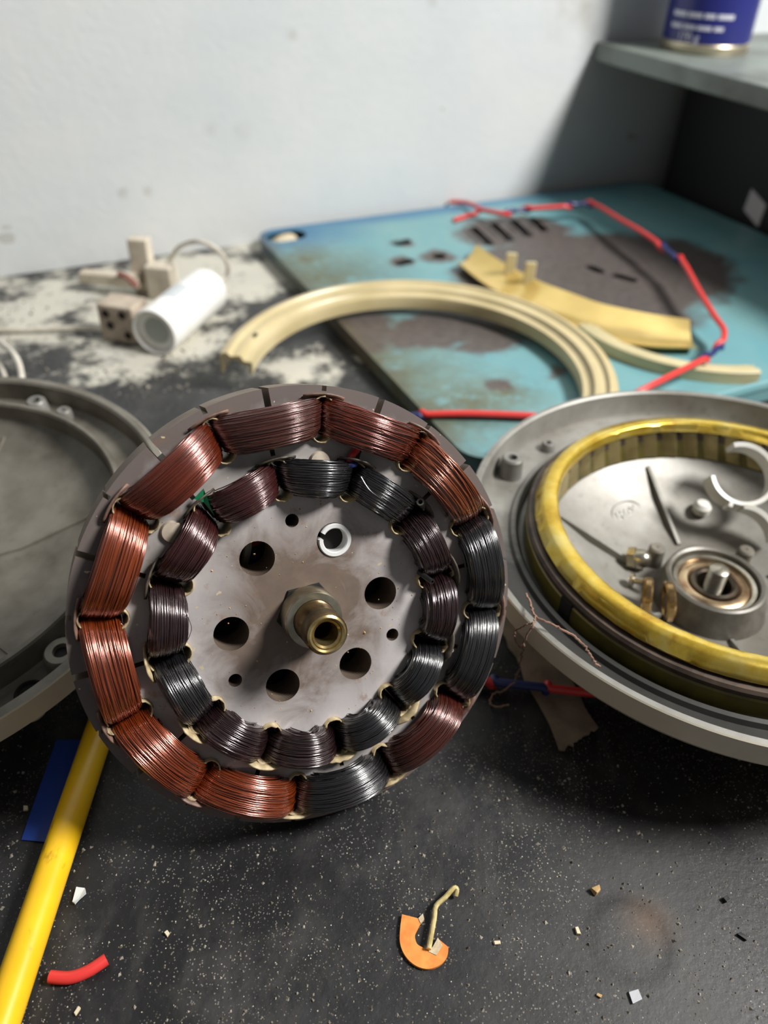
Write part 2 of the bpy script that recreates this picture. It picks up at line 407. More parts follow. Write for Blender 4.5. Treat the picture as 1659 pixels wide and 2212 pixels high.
for (xa, ya, xb, yb) in ((1018, 490, 1062, 530), (1062, 482, 1105, 521), (1105, 475, 1145, 512), (1142, 468, 1180, 500)):
    a = pl(xa, ya); b_ = pl(xb, yb); SL.append((a, b_))
for (a, b_) in SL + [(pl(1265, 573), pl(1305, 590)), (pl(1320, 592), pl(1378, 608))]:
    ang = math.atan2(b_[1] - a[1], b_[0] - a[0]); L = math.hypot(b_[1] - a[1], b_[0] - a[0])
    holes.append(obround((a[0] + b_[0]) / 2, (a[1] + b_[1]) / 2, L / 2, 0.0042, ang, 5))
me = filled([rrect(0, -LEN, WID, 0, 0.018)] + holes, 0.0102, 0.012, 'sheet')
link('sheet', me, M_TEAL, panel, True, 30)
# skirt folded down around the edge, set back under the sheet
o2 = rrect(0.0006, -LEN + 0.0006, WID - 0.0006, -0.0006, 0.0175); sk = MB(); nn = len(o2)
i2 = rrect(0.002, -LEN + 0.002, WID - 0.002, -0.002, 0.016)
vv = [(x, y, 0.0102) for x, y in o2] + [(x, y, 0.0012) for x, y in o2] + [(x, y, 0.0102) for x, y in i2] + [(x, y, 0.0012) for x, y in i2]
sk.add(vv, [(i, (i + 1) % nn, nn + (i + 1) % nn, nn + i) for i in range(nn)] + [(2 * nn + i, 3 * nn + i, 3 * nn + (i + 1) % nn, 2 * nn + (i + 1) % nn) for i in range(nn)] + [(nn + i, nn + (i + 1) % nn, 3 * nn + (i + 1) % nn, 3 * nn + i) for i in range(nn)])
sk.obj('folded_edge', M_TEAL, panel)
for (a, b_) in SL:      # pressed louvre lips beside the slots
    A = Vector((a[0], a[1], 0.012)); B = Vector((b_[0], b_[1], 0.012)); t = (B - A).normalized(); sd = Vector((-t.y, t.x, 0))
    n = 8; v = []; prof = [(0.0042, 0.0), (0.0052, 0.0016), (0.0072, 0.0018), (0.0092, 0.0)]
    for i in range(n + 1):
        k = math.sin(PI * i / n) ** 0.4
        for (s1, z1) in prof: v.append(A.lerp(B, i / n) - sd * s1 + Vector((0, 0, z1 * k)))
    MB().add(v, [(i * 4 + j, i * 4 + j + 1, i * 4 + 5 + j, i * 4 + 4 + j) for i in range(n) for j in range(3)]).obj('louvre_lip', M_TEAL, panel)
# rolled front lip of the panel
MB().tube([(0.012 + (WID - 0.024) * i / 12, -LEN + 0.003, 0.0125) for i in range(13)], 0.0025, 8).obj('rolled_lip', M_TEAL, panel)

# ------------------------------------------------------------------ cream plastic rings and brass strip on the panel
def cream(name, a, b_): 
    M = Mat(name, a, 0.32); M.color(M.ramp(M.noise(26, 5), [(0.35, a), (0.7, b_)])); return M.m
M_CREAM = cream('yellowed_plastic', S((206, 190, 148)), S((184, 168, 124)))
M_CREAM2 = cream('pale_yellowed_plastic', S((205, 192, 152)), S((182, 170, 130)))
CH = [(-0.0095, 0.0), (-0.0095, 0.012), (-0.0080, 0.0132), (-0.0045, 0.0138), (-0.0035, 0.0122), (-0.002, 0.0115), (0.0015, 0.0122), (0.0035, 0.0118), (0.0045, 0.0096), (0.0055, 0.0088), (0.0095, 0.0085), (0.0100, 0.0072), (0.0095, 0.0), (0.008, 0.0), (0.0078, 0.0062), (0.003, 0.0068), (0.002, 0.009), (-0.007, 0.010), (-0.008, 0.0)]
def arc_pts(c, R, a0, a1, n, zf): return [Vector((c[0] + R * math.cos(math.radians(a0 + (a1 - a0) * i / n)), c[1] + R * math.sin(math.radians(a0 + (a1 - a0) * i / n)), zf(i / n))) for i in range(n + 1)]
tr = empty('trim_ring', (0.017, 0.405, 0.012), None, 'large cream plastic half ring lying over the edge of the teal panel', 'trim ring')
pts = [p - Vector((0.017, 0.405, 0.012)) for p in arc_pts((0.0155, 0.4105), 0.1065, 177, -38, 60, lambda t: 0.0135 + 0.004 * math.sin(PI * min(1, t * 1.1)))]
MB().sweep(pts, CH, cap=True).obj('ring_moulding', M_CREAM, tr)
sm = MB()
sm.tube([pts[4] + Vector((0.004, -0.002, 0.0125)), pts[4] + Vector((0.004, -0.002, 0.0136))], 0.0013, 10); sm.obj('rivet_hole', Mat('dark_hole', S((40, 36, 30)), 0.8).m, tr)
st = empty('trim_strip', (0.208, 0.513, 0.012), None, 'cream channelled plastic strip curving below the brass band on the teal panel', 'trim ring')
pts = [p - Vector((0.208, 0.513, 0.012)) for p in arc_pts((0.2085, 0.5165), 0.0825, 200, 281, 30, lambda t: 0.0122)]
MB().sweep(list(reversed(pts)), [(a * 0.75, b_ * 0.62) for a, b_ in CH]).obj('strip_moulding', M_CREAM2, st)
m = Mat('brass_sheet', S((206, 174, 96)), 0.20, 0.5)
m.color(m.ramp(m.noise(30, 4), [(0.35, S((226, 198, 124))), (0.7, S((206, 178, 106)))])); M_BRASSY = m.m
bd = empty('brass_band', (0.2, 0.50, 0.012), None, 'golden curved band with a shiny dished face lying on the teal panel', 'band')
BT = spline([at(px, py, 0.0215) for px, py in ((1030, 528), (1079, 562), (1159, 604), (1238, 634), (1302, 656), (1397, 676), (1490, 690))], 7)
BB = spline([at(px, py, 0.0185) for px, py in ((988, 566), (1055, 618), (1140, 660), (1225, 697), (1302, 727), (1397, 746), (1507, 750))], 7)
o_ = Vector((0.2, 0.5, 0.012)); v = []; PB = ((0.0, 0.0), (0.25, -0.0035), (0.5, -0.0052), (0.75, -0.0042), (1.0, 0.0))
for a, b_ in zip(BT, BB):
    row = [a.lerp(b_, t) + Vector((0, 0, dz)) - o_ for t, dz in PB]; v += row + [p - Vector((0, 0, 0.0011)) for p in reversed(row)]
n = len(BT) - 1; K_ = 10
MB().add(v, [(i * K_ + j, i * K_ + (j + 1) % K_, (i + 1) * K_ + (j + 1) % K_, (i + 1) * K_ + j) for i in range(n) for j in range(K_)] + [tuple(range(K_)), tuple(n * K_ + q for q in reversed(range(K_)))]).obj('band', M_BRASSY, bd)
for px, py in ((1102, 582), (1143, 602)):       # two small cream tabs standing up behind the band
    a = at(px, py, 0.022) - Vector((0.2, 0.5, 0.012))
    MB().box(a + Vector((0, 0.001, 0.003)), (0.0080, 0.003, 0.018)).obj('tab', M_CREAM2, bd, False, bevel=0.0008)

# ------------------------------------------------------------------ wires
def catpts(P, n=8): return spline(P, n)
M_RED = Mat('red_wire_plastic', S((214, 58, 54)), 0.35).m
M_NAVY = Mat('navy_wire_plastic', S((38, 48, 100)), 0.4).m
M_WHITEW = worn('white_wire_plastic', S((226, 220, 208)), S((196, 188, 172)), 60, 0.45)
def twisted(name, keys, label, r=0.0019, off=0.0017, sub=10, group=None):
    """pair of cores; key = (px, py, z, turn) where an even turn has red on the camera side and an odd one blue"""
    P = catpts([at(px, py, z) for px, py, z, _ in keys], sub)
    ph = []
    for i in range(len(keys) - 1):
        for j in range(sub):
            t = j / sub; t = t * t * (3 - 2 * t)
            ph.append(keys[i][3] * (1 - t) + keys[i + 1][3] * t)
    ph.append(keys[-1][3])
    root = empty(name, P[0], None, label, 'wire', group)
    A, B = [], []
    for i, p in enumerate(P):
        t = (P[min(i + 1, len(P) - 1)] - P[max(i - 1, 0)]).normalized()
        vd = (CAMP - p); vd = (vd - t * vd.dot(t)).normalized(); sd = t.cross(vd)
        a = ph[i] * PI; o_ = vd * math.cos(a) * off + sd * math.sin(a) * off
        A.append(p + o_ - P[0]); B.append(p - o_ - P[0])
    tag(MB().tube(A, r, 10).obj('red_core', M_RED, root), 'red insulated core')
    tag(MB().tube(B, r, 10).obj('blue_core', M_NAVY, root), 'navy blue insulated core')
    return root, A, P
Zp = 0.016
root, A, P = twisted('twisted_wire', [(1035, 452, 0.020, 0), (1085, 461, 0.022, 0), (1108, 456, 0.022, 1), (1125, 454, 0.022, 1), (1155, 450, 0.024, 2), (1215, 446, 0.026, 2), (1240, 442, 0.027, 3), (1262, 440, 0.027, 3),
     (1290, 444, 0.028, 4), (1340, 474, 0.030, 4), (1385, 500, 0.032, 4), (1420, 524, 0.032, 4), (1440, 540, 0.032, 5), (1458, 554, 0.032, 5), (1478, 570, 0.032, 6), (1510, 628, 0.030, 6), (1542, 680, 0.028, 6), (1563, 712, 0.026, 6),
     (1560, 738, 0.025, 6), (1546, 756, 0.024, 7), (1532, 768, 0.024, 7), (1512, 780, 0.024, 8), (1460, 806, 0.025, 8), (1400, 836, 0.026, 8), (1350, 862, 0.024, 8)],
     'long red and navy twisted wire curving across the back of the teal panel')
r0 = at(1035, 452, 0.020)
f1 = catpts([at(1040, 453, 0.020) - r0, at(1020, 442, 0.018) - r0, at(1000, 437, 0.016) - r0, at(972, 436, 0.014) - r0], 6)
f2 = catpts([at(1040, 453, 0.020) - r0, at(1025, 462, 0.017) - r0, at(1005, 468, 0.0145) - r0, at(980, 476, 0.014) - r0], 6)
tag(MB().tube(f1, 0.0019, 8).obj('wire_end', M_RED, root), 'red split end'); tag(MB().tube(f2, 0.0019, 8).obj('wire_end', M_RED, root), 'red split end')
twisted('twisted_wire', [(880, 900, 0.012, 1), (905, 897, 0.013, 1), (925, 895, 0.014, 2), (1000, 893, 0.015, 2), (1080, 895, 0.015, 2), (1165, 899, 0.015, 2), (1230, 905, 0.015, 2)], 'straight red wire length running from the stator to the grey cover with gold ring')
twisted('twisted_wire', [(1010, 1465, 0.004, 2), (1060, 1472, 0.004, 2), (1075, 1474, 0.0042, 3), (1170, 1484, 0.005, 3), (1190, 1487, 0.005, 4), (1270, 1496, 0.005, 4), (1330, 1500, 0.005, 4)], 'dim red and navy wire lying on cardboard under the grey cover rim', 0.0017, 0.0015)

# ------------------------------------------------------------------ capacitor, connectors, white wires
ca = at(333, 722, 0.0150); cb = at(448, 628, 0.0150)
ax = (cb - ca).normalized(); ca0 = ca; CL = 0.074; CRd = 0.0156
Mx = Matrix.Translation((ca.x, ca.y, 0.0160)) @ ax.to_track_quat('Z', 'Y').to_matrix().to_4x4()
cap = empty('capacitor', (0, 0, 0), Mx, 'white cylindrical capacitor lying on dusty bench near the wall', 'capacitor')
m = Mat('white_capacitor_plastic', S((244, 243, 238)), 0.4); m.color(m.mix(m.ramp(m.noise(70, 5), [(0.55, 0), (0.75, 0.5)]), S((244, 243, 238)), S((214, 204, 180)))); 
MB().lathe([(0, 0.004), (CRd - 0.0022, 0.0032), (CRd - 0.0016, 0.0002), (CRd - 0.0008, -0.0004), (CRd, 0.0006), (CRd, CL - 0.003), (CRd - 0.0012, CL - 0.0006), (CRd - 0.003, CL), (0, CL)], 48).obj('can_shell', m.m, cap)
tag(MB().lathe([(0, 0.0036), (CRd - 0.0024, 0.0034)], 40).obj('end_disc', Mat('grey_resin', S((176, 182, 176)), 0.5).m, cap), 'grey recessed end disc')
mp = Mat('faded_print', S((200, 206, 208)), 0.5)
cl = MB().lathe([(CRd + 0.0001, 0.022), (CRd + 0.0002, 0.042)], 10, 1.2, 1.9); cl.obj('faded_label', mp.m, cap)
p2 = at(448, 628, 0.0150)
wv = [Mx.inverted() @ p for p in catpts([p2 + ax * 0.004 + Vector((0, 0, 0.002)), at(487, 600, 0.020), at(492, 572, 0.03), at(470, 540, 0.042), at(430, 522, 0.046), at(390, 532, 0.036), at(368, 560, 0.022), at(345, 600, 0.010)], 8)]
tag(MB().tube(wv, 0.0017, 8).obj('lead_wire', M_WHITEW, cap), 'white lead wire looping back over the end')
M_BEIGE = worn('dusty_beige_plastic', S((190, 176, 158)), S((150, 136, 120)), 60, 0.6)
M_BEIGE2 = worn('dusty_pale_plastic', S((214, 204, 186)), S((184, 172, 152)), 60, 0.6)
M_DARK = Mat('dark_recess', S((50, 42, 38)), 0.9).m
tbp = at(258, 742, 0.0)
fr = (ca - tbp); ang = math.radians(-14)
tb = empty('terminal_block', tbp, None, 'dusty beige terminal block with screw holes left of the white capacitor', 'connector')
tb.rotation_euler = (0, 0, ang)
MB().box((0, 0.011, 0.0130), (0.026, 0.020, 0.026)).obj('block', M_BEIGE, tb, False, bevel=0.0015)
for xx, zz in ((-0.0065, 0.020), (0.0055, 0.0205), (-0.0045, 0.012), (0.0075, 0.0065)):
    MB().lathe([(0, 0.0), (0.0024, 0.0), (0.0027, 0.0006)], 14, M=Matrix.Translation((xx, 0.0009, zz)) @ Matrix.Rotation(PI / 2, 4, 'X')).obj('screw_hole', M_DARK, tb)
wv = catpts([Vector((-0.009, 0.004, 0.006)), Vector((-0.022, 0.004, 0.006)), Vector((-0.04, 0.002, 0.004)), Vector((-0.08, -0.012, 0.003)), Vector((-0.14, -0.03, 0.003))], 6)
tag(MB().tube(wv, 0.0019, 8).obj('lead_wire', M_WHITEW, tb), 'white lead wire leaving to the left')
cp = at(318, 640, 0.0)
cn = empty('wire_connector', cp, None, 'pale beige crossed plastic connector pieces behind the terminal block', 'connector'); cn.rotation_euler = (0, 0, math.radians(-8))
MB().box((-0.026, 0.0, 0.0115), (0.046, 0.010, 0.008)).obj('bar', M_BEIGE2, cn, False, bevel=0.0012)
MB().box((-0.004, 0.010, 0.020), (0.015, 0.010, 0.040)).obj('tab', M_BEIGE2, cn, False, bevel=0.0012)
MB().box((0.013, 0.002, 0.0125), (0.020, 0.014, 0.025)).obj('plug_body', M_BEIGE2, cn, False, bevel=0.0015)
tag(MB().tube(catpts([Vector((-0.004, -0.006, 0.010)), Vector((-0.009, -0.008, 0.017)), Vector((-0.016, -0.006, 0.018))], 6), 0.0022, 8).obj('lead_wire', Mat('dull_red', S((140, 92, 82)), 0.5).m, cn), 'dull red wire stub')
lw1 = catpts([at(-60, 742, 0.004), at(-10, 738, 0.010), at(25, 760, 0.018), at(42, 790, 0.018), at(48, 830, 0.012), at(45, 860, 0.005)], 8)
o_ = lw1[0].copy()
tag(MB().tube([p - o_ for p in lw1], 0.0018, 8).obj('white_wire', M_WHITEW), 'white wire bending down behind the left grey cover', 'wire').location = o_
lw2 = catpts([at(-60, 770, 0.004), at(-8, 782, 0.008), at(12, 820, 0.012), at(22, 860, 0.006)], 8); o_ = lw2[0].copy()
tag(MB().tube([p - o_ for p in lw2], 0.0016, 8).obj('white_wire', M_WHITEW), 'short white wire at the left edge beside the bent wire', 'wire').location = o_

# ------------------------------------------------------------------ motor covers
def alu(name, a, b_, sc=30, rough=0.48, metal=0.35):
    M = Mat(name, a, rough, metal); n1 = M.noise(sc, 6, 0.6); n2 = M.noise(240, 3)
    c = M.ramp(n1, [(0.35, a), (0.68, b_)]); c = M.mix(M.math('MULTIPLY', M.ramp(n2, [(0.62, 0), (0.75, 1)]), 0.3), c, S((90, 86, 80)))
    M.color(c); M.bump(n2, 0.12, 0.0004); return M.m
M_ALU = alu('cast_aluminium', S((150, 149, 144)), S((118, 115, 107)))
M_ALU2 = alu('dull_cast_aluminium', S((138, 133, 122)), S((92, 86, 75)))
M_ALUD = alu('shaded_cast_aluminium', S((120, 116, 108)), S((74, 69, 62)), 60, 0.4)  # darker metal colour, stands in for shade on the bearing housing
M_PAINT = worn('cream_enamel', S((226, 216, 196)), S((208, 198, 176)), 18, 0.35)
M_HOLE = Mat('black_hole', S((22, 20, 19)), 0.8).m
M_STEEL = worn('worn_steel', S((176, 170, 156)), S((126, 116, 98)), 80, 0.28, 0.9)
M_DSTEEL = worn('dark_oily_steel', S((90, 80, 66)), S((60, 52, 44)), 90, 0.3, 0.8)

cx, cy = 0.1413, 0.2439
cov = empty('motor_cover', (cx, cy, 0), None, 'grey fan motor cover holding a gold rotor ring, right of the copper stator', 'motor cover')
RR = 0.1061
# inside casting: rim top, channel, seat wall, dished floor
inner = [(RR, 0.050), (RR - 0.0018, 0.0502), (RR - 0.0026, 0.0494), (RR - 0.0034, 0.0395), (RR - 0.0048, 0.0374), (0.0895, 0.0368), (0.0885, 0.0385), (0.0868, 0.0388), (0.0855, 0.0372), (0.0850, 0.0330), (0.0715, 0.0325), (0.0685, 0.0302), (0.055, 0.0225), (0.040, 0.0165), (0.030, 0.0140), (0.0225, 0.0132)]
m = Mat('front_shaded_cast_aluminium', S((150, 149, 144)), 0.46, 0.35); n1 = m.noise(30, 6, 0.6); n2 = m.noise(240, 3); n3 = m.noise(70, 5, 0.65)
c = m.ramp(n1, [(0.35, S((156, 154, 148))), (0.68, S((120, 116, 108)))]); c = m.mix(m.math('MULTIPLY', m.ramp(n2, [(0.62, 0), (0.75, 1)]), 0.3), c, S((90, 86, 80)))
channel_shade = m.math('MULTIPLY', m.math('GREATER_THAN', m.dist((0, 0, 0), (1, 1, 0)), 0.084), m.spot((-0.035, -0.115, 0), 0.115, 0.150, (1, 1, 0), n3, 0.05))  # shade of the front-left channel, painted into the metal colour
channel_shade = m.math('MULTIPLY', channel_shade, m.math('LESS_THAN', m.dist((0, 0, 0), (1, 1, 0)), 0.1031))
c = m.mix(m.math('MULTIPLY', channel_shade, 0.94), c, m.mix(n3, S((18, 18, 17)), S((50, 49, 47))))
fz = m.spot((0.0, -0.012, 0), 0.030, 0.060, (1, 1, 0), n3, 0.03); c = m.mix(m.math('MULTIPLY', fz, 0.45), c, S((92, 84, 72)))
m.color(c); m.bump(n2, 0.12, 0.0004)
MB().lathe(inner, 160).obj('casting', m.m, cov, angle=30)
outer = [(RR, 0.0500), (RR + 0.0004, 0.0495), (RR + 0.0002, 0.0408), (RR - 0.0010, 0.0394), (RR - 0.0032, 0.0362), (0.092, 0.0285), (0.075, 0.0165), (0.055, 0.0080), (0.036, 0.0040), (0.030, 0.0012), (0.026, 0.0), (0.0, 0.0)]
tag(MB().lathe(outer, 160).obj('painted_shell', M_PAINT, cov, angle=30), 'cream painted outside shell')
# rotor ring: gold end ring, brown laminations, olive lower end ring
m = Mat('gold_varnished_ring', S((206, 168, 48)), 0.22, 0.65); nn_ = m.noise(60, 6, 0.65); n3 = m.noise(300, 3)
c = m.ramp(nn_, [(0.32, S((176, 140, 36))), (0.5, S((206, 176, 70))), (0.7, S((214, 196, 120)))])
c = m.mix(m.ramp(m.noise(28, 5, 0.7), [(0.60, 0.0), (0.72, 0.85)]), c, S((150, 92, 24)))
m.color(c); m.bump(m.mix(0.5, nn_, n3), 0.25, 0.0004); M_GOLD = m.m
M_OLIVE = worn('olive_varnish', S((112, 102, 50)), S((86, 78, 40)), 70, 0.3, 0.25)
M_LAM = worn('brown_laminations', S((92, 78, 68)), S((58, 48, 42)), 90, 0.5, 0.3)
rin, rout = 0.0712, 0.0800
prof = [(rin, 0.0478), (rin, 0.0518), (rin + 0.0008, 0.0525), (rin + 0.0056, 0.0523), (rin + 0.0064, 0.0516), (rout + 0.0002, 0.0480), (rout, 0.0472), (rin + 0.0015, 0.0472)]
e = MB(); e.lathe(prof, 180, closed=True)
rj = np.random.default_rng(3)
e.v = [(x + rj.normal(0, 0.00006), y + rj.normal(0, 0.00006), z + rj.normal(0, 0.00006)) for x, y, z in e.v]
tag(e.obj('end_ring', M_GOLD, cov, angle=50), 'gold varnished upper end ring')
tag(MB().lathe([(rin + 0.0008, 0.0428), (rin + 0.0008, 0.0464), (rout + 0.0022, 0.0462), (rout + 0.0030, 0.0450), (rout + 0.0026, 0.0428)], 160, closed=True).obj('lamination_ring', M_LAM, cov), 'brown lamination ring')
tag(MB().lathe([(rin + 0.0006, 0.0328), (rin + 0.0010, 0.0430), (rout + 0.0020, 0.0430), (rout + 0.0030, 0.0420), (rout + 0.0030, 0.0345), (rout + 0.002, 0.0331)], 160, closed=True).obj('lower_ring', M_OLIVE, cov), 'olive varnished lower ring')
bar = MB()
for k in range(46):         # skewed rotor bars on the bore
    a0 = 2 * PI * k / 46; v = []
    for i in range(5):
        t = i / 4; z = 0.0335 + 0.0138 * t; a = a0 + 0.055 * t; wd = 0.060
        for da, r in ((-wd, rin + 0.0012), (-wd * 0.85, rin - 0.0001), (wd * 0.5, rin + 0.0006), (wd, rin + 0.0014)):
            v.append((r * math.cos(a + da), r * math.sin(a + da), z))
    bar.add(v, [(i * 4 + j, i * 4 + j + 1, i * 4 + 5 + j, i * 4 + 4 + j) for i in range(4) for j in range(3)])
M_BAR = worn('bronze_bars', S((168, 152, 104)), S((128, 114, 72)), 70, 0.3, 0.4)
sbo = bar.obj('rotor_bars', M_BAR, cov); tag(sbo, 'row of skewed bronze bars on the bore', kind='stuff')
for adeg in (228,):          # black break in the olive ring
    pass
a = math.atan2(at(1240, 1305, 0.040).y - cy, at(1240, 1305, 0.040).x - cx)
g = MB(); g.lathe([(rout + 0.0005, 0.0330), (rout + 0.0034, 0.0335), (rout + 0.0035, 0.0435), (rout + 0.0005, 0.0440)], 6, a - 0.035, a + 0.035, closed=True); tag(g.obj('ring_gap', M_HOLE, cov), 'black gap in the olive ring')
# ribs on the floor
def rib(a0, r0, r1, z0, z1, w):
    d = Vector((math.cos(a0), math.sin(a0), 0)); t = Vector((-d.y, d.x, 0)); v = []
    for r, z in ((r0, z0), (r1, z1)):
        for sw in (-1, 1): v += [d * r + t * sw * w + Vector((0, 0, z - 0.002)), d * r + t * sw * w * 0.7 + Vector((0, 0, z + 0.0012))]
    return MB().add(v, [(0, 1, 3, 2), (4, 6, 7, 5), (1, 5, 7, 3), (0, 4, 5, 1), (2, 3, 7, 6), (0, 2, 6, 4)])
for adg in (103, 158, 213, 268, 323, 18): rib(math.radians(adg), 0.029, 0.068, 0.0140, 0.0300, 0.0011).obj('rib', M_ALU, cov, False)
# bearing housing with ball bearing and stud
bcx, bcy = -0.0035, -0.0060
Bm = Matrix.Translation((bcx, bcy, 0.0)) 
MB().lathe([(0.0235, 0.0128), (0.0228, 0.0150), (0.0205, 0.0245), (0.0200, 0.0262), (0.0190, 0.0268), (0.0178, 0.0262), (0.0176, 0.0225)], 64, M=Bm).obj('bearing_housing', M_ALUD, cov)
tag(MB().lathe([(0.0178, 0.0215), (0.0176, 0.0238), (0.0166, 0.0246), (0.0150, 0.0243), (0.0146, 0.0232)], 64, M=Bm).obj('bearing_outer_race', M_STEEL, cov), 'steel outer bearing race')
tag(MB().lathe([(0.0146, 0.0228), (0.0135, 0.0236), (0.0110, 0.0238), (0.0098, 0.0226)], 64, M=Bm).obj('bearing_shield', worn('straw_steel', S((196, 172, 136)), S((140, 108, 82)), 90, 0.25, 0.9), cov), 'shiny bronze tinted bearing shield')
tag(MB().lathe([(0.0098, 0.0224), (0.0094, 0.0240), (0.0080, 0.0244), (0.0070, 0.0236), (0.0068, 0.0150), (0.0, 0.0148)], 48, M=Bm).obj('bearing_inner_race', M_DSTEEL, cov), 'dark inner bearing race')
th = MB(); prof = [(0.0, 0.0322)]; prof.append((0.0030, 0.0320)); z = 0.0314
while z > 0.0150: prof += [(0.0040, z), (0.0033, z - 0.0006)]; z -= 0.0012
th.lathe(prof, 32, M=Bm); tag(th.obj('threaded_stud', M_STEEL, cov), 'threaded steel stud in the bearing')
# bosses
def boss(r, adeg, rad, z0, z1, hole, parent, mt, name='screw_boss'):
    a = math.radians(adeg); Mb = Matrix.Translation((r * math.cos(a), r * math.sin(a), 0))
    b = MB().lathe([(rad * 1.15, z0), (rad, z1 - 0.0008), (rad - 0.0007, z1), (hole, z1), (hole * 0.9, z1 - 0.002), (0.0, z1 - 0.002)], 24, M=Mb).obj(name, mt, parent)
    k = MB().lathe([(0, z1 - 0.0018), (hole * 0.9, z1 - 0.0018)], 20, M=Mb).obj('screw_hole', M_HOLE, b)
    return b
def polar(px, py, z, c=(cx, cy)): p = at(px, py, z); return math.hypot(p.x - c[0], p.y - c[1]), math.degrees(math.atan2(p.y - c[1], p.x - c[0]))
r_, a_ = polar(1092, 982, 0.047); boss(min(r_, 0.0965), a_, 0.0048, 0.036, 0.047, 0.0022, cov, M_ALU)
r_, a_ = polar(1175, 950, 0.041); boss(min(r_, 0.094), a_, 0.0032, 0.036, 0.041, 0.0014, cov, M_ALU)
for (px, py) in ((1585, 1318), (1612, 1190), (1420, 1185)):
    r_, a_ = polar(px, py, 0.022); boss(r_, a_, 0.0035, 0.012, 0.023, 0.0004, cov, M_ALU2, 'boss')
# oval emblem cast in the floor
ez = 0.0262
ep = at(1357, 1098, 0.0235) - Vector((cx, cy, 0)); er = math.hypot(ep.x, ep.y)
slope = math.atan2(0.0075, 0.0135)
dr = Vector((ep.x / er, ep.y / er, 0)); nv = (ZV * math.cos(slope) - dr * math.sin(slope)).normalized()
xa = (at(1390, 1080, 0.0235) - at(1320, 1112, 0.0235)); xa = (xa - nv * xa.dot(nv)).normalized(); ya = nv.cross(xa)
zf = 0.0225 + (er - 0.055) * (0.0075 / 0.0135) if er > 0.055 else 0.0165 + (er - 0.04) * 0.4
EM = Matrix(((xa.x, ya.x, nv.x, ep.x), (xa.y, ya.y, nv.y, ep.y), (xa.z, ya.z, nv.z, zf), (0, 0, 0, 1)))
el = MB(); v = []
for i in range(40):
    a = 2 * PI * i / 40
    for q_, h in ((0.93, -0.0004), (0.96, 0.0004), (1.0, 0.0004), (1.03, -0.0004)): v.append(EM @ Vector((0.0088 * q_ * math.cos(a), 0.0058 * q_ * math.sin(a), h)))
el.add(v, [(i * 4 + j, i * 4 + j + 1, ((i + 1) % 40) * 4 + j + 1, ((i + 1) % 40) * 4 + j) for i in range(40) for j in range(3)])
em = el.obj('oval_emblem', M_ALU, cov); tag(em, 'raised oval emblem with letters')
me = text_mesh('MGX', 0.0058, 0.0004, 'CENTER'); me.transform(EM @ Matrix.Translation((0, -0.002, 0))); link('emblem_lettering', me, M_ALU, em, False)

# left cover, tilted towards the viewer
lc = Vector((-0.1903, 0.2281, 0.0431)); ln = Vector((-0.0365, -0.1011, 1)).normalized()
lx = Vector((1, 0, 0)); lx = (lx - ln * lx.dot(ln)).normalized(); ly = ln.cross(lx)
LM = Matrix(((lx.x, ly.x, ln.x, lc.x), (lx.y, ly.y, ln.y, lc.y), (lx.z, ly.z, ln.z, lc.z), (0, 0, 0, 1)))
cov2 = empty('motor_cover', (0, 0, 0), LM, 'empty grey fan motor cover with dished inside at the left edge', 'motor cover')
MB().lathe([(RR, 0.0), (RR - 0.0032, 0.0002), (RR - 0.0042, -0.0008), (RR - 0.005, -0.0095), (0.098, -0.0108), (0.0895, -0.0110), (0.0880, -0.0095), (0.0872, -0.0008), (0.0866, 0.0), (0.0850, 0.0002), (0.0842, -0.0008), (0.0838, -0.0080), (0.0785, -0.0120), (0.0765, -0.0132), (0.066, -0.0165), (0.050, -0.0210), (0.040, -0.0235), (0.0, -0.0245)], 160).obj('casting', M_ALU2, cov2, angle=30)
tag(MB().lathe([(RR, 0.0), (RR + 0.0004, -0.0006), (RR + 0.0002, -0.0105), (RR - 0.0014, -0.0118), (0.098, -0.0135), (0.088, -0.017), (0.070, -0.026), (0.050, -0.0345), (0.032, -0.038), (0.025, -0.0395), (0, -0.0395)], 160).obj('painted_shell', M_PAINT, cov2, angle=30), 'cream painted outside shell')
LMi = LM.inverted()
def lpolar(px, py, off):
    p = LMi @ on_plane(px, py, lc + ln * off, ln); return math.hypot(p.x, p.y), math.degrees(math.atan2(p.y, p.x))
r_, a_ = lpolar(118, 1398, -0.004); boss(0.0955, a_, 0.0062, -0.0112, -0.0030, 0.0030, cov2, M_ALU2)
r_, a_ = lpolar(60, 1492, -0.0105); 
k = MB().lathe([(0.0052, 0.0003), (0.0045, 0.0010), (0.0040, 0.0004), (0.0038, -0.0003), (0, -0.0003)], 24, M=Matrix.Translation((0.0955 * math.cos(math.radians(a_)), 0.0955 * math.sin(math.radians(a_)), -0.0106))).obj('screw_hole', M_HOLE, cov2)
r_, a_ = lpolar(85, 865, -0.006); boss(0.0955, a_, 0.0045, -0.0112, -0.0040, 0.0022, cov2, M_ALU)
boss(0.0955, a_ - 9, 0.0035, -0.0112, -0.0060, 0.0010, cov2, M_ALU)
boss(0.0955, a_ + 118, 0.0045, -0.0112, -0.0040, 0.0022, cov2, M_ALU)
for adg in (22, 82, 142, 202, 262, 322):
    a0 = math.radians(adg); d = Vector((math.cos(a0), math.sin(a0), 0)); t = Vector((-d.y, d.x, 0)); v = []
    for r, z in ((0.018, -0.0242), (0.040, -0.0235), (0.066, -0.0165), (0.0765, -0.0132)):
        for sw, h in ((-1, -0.0006), (-0.6, 0.0009), (0.6, 0.0009), (1, -0.0006)): v.append(d * r + t * sw * 0.0008 + Vector((0, 0, z + h)))
    MB().add(v, [(i * 4 + j, i * 4 + j + 1, i * 4 + 5 + j, i * 4 + 4 + j) for i in range(3) for j in range(3)]).obj('rib', M_ALU2, cov2)
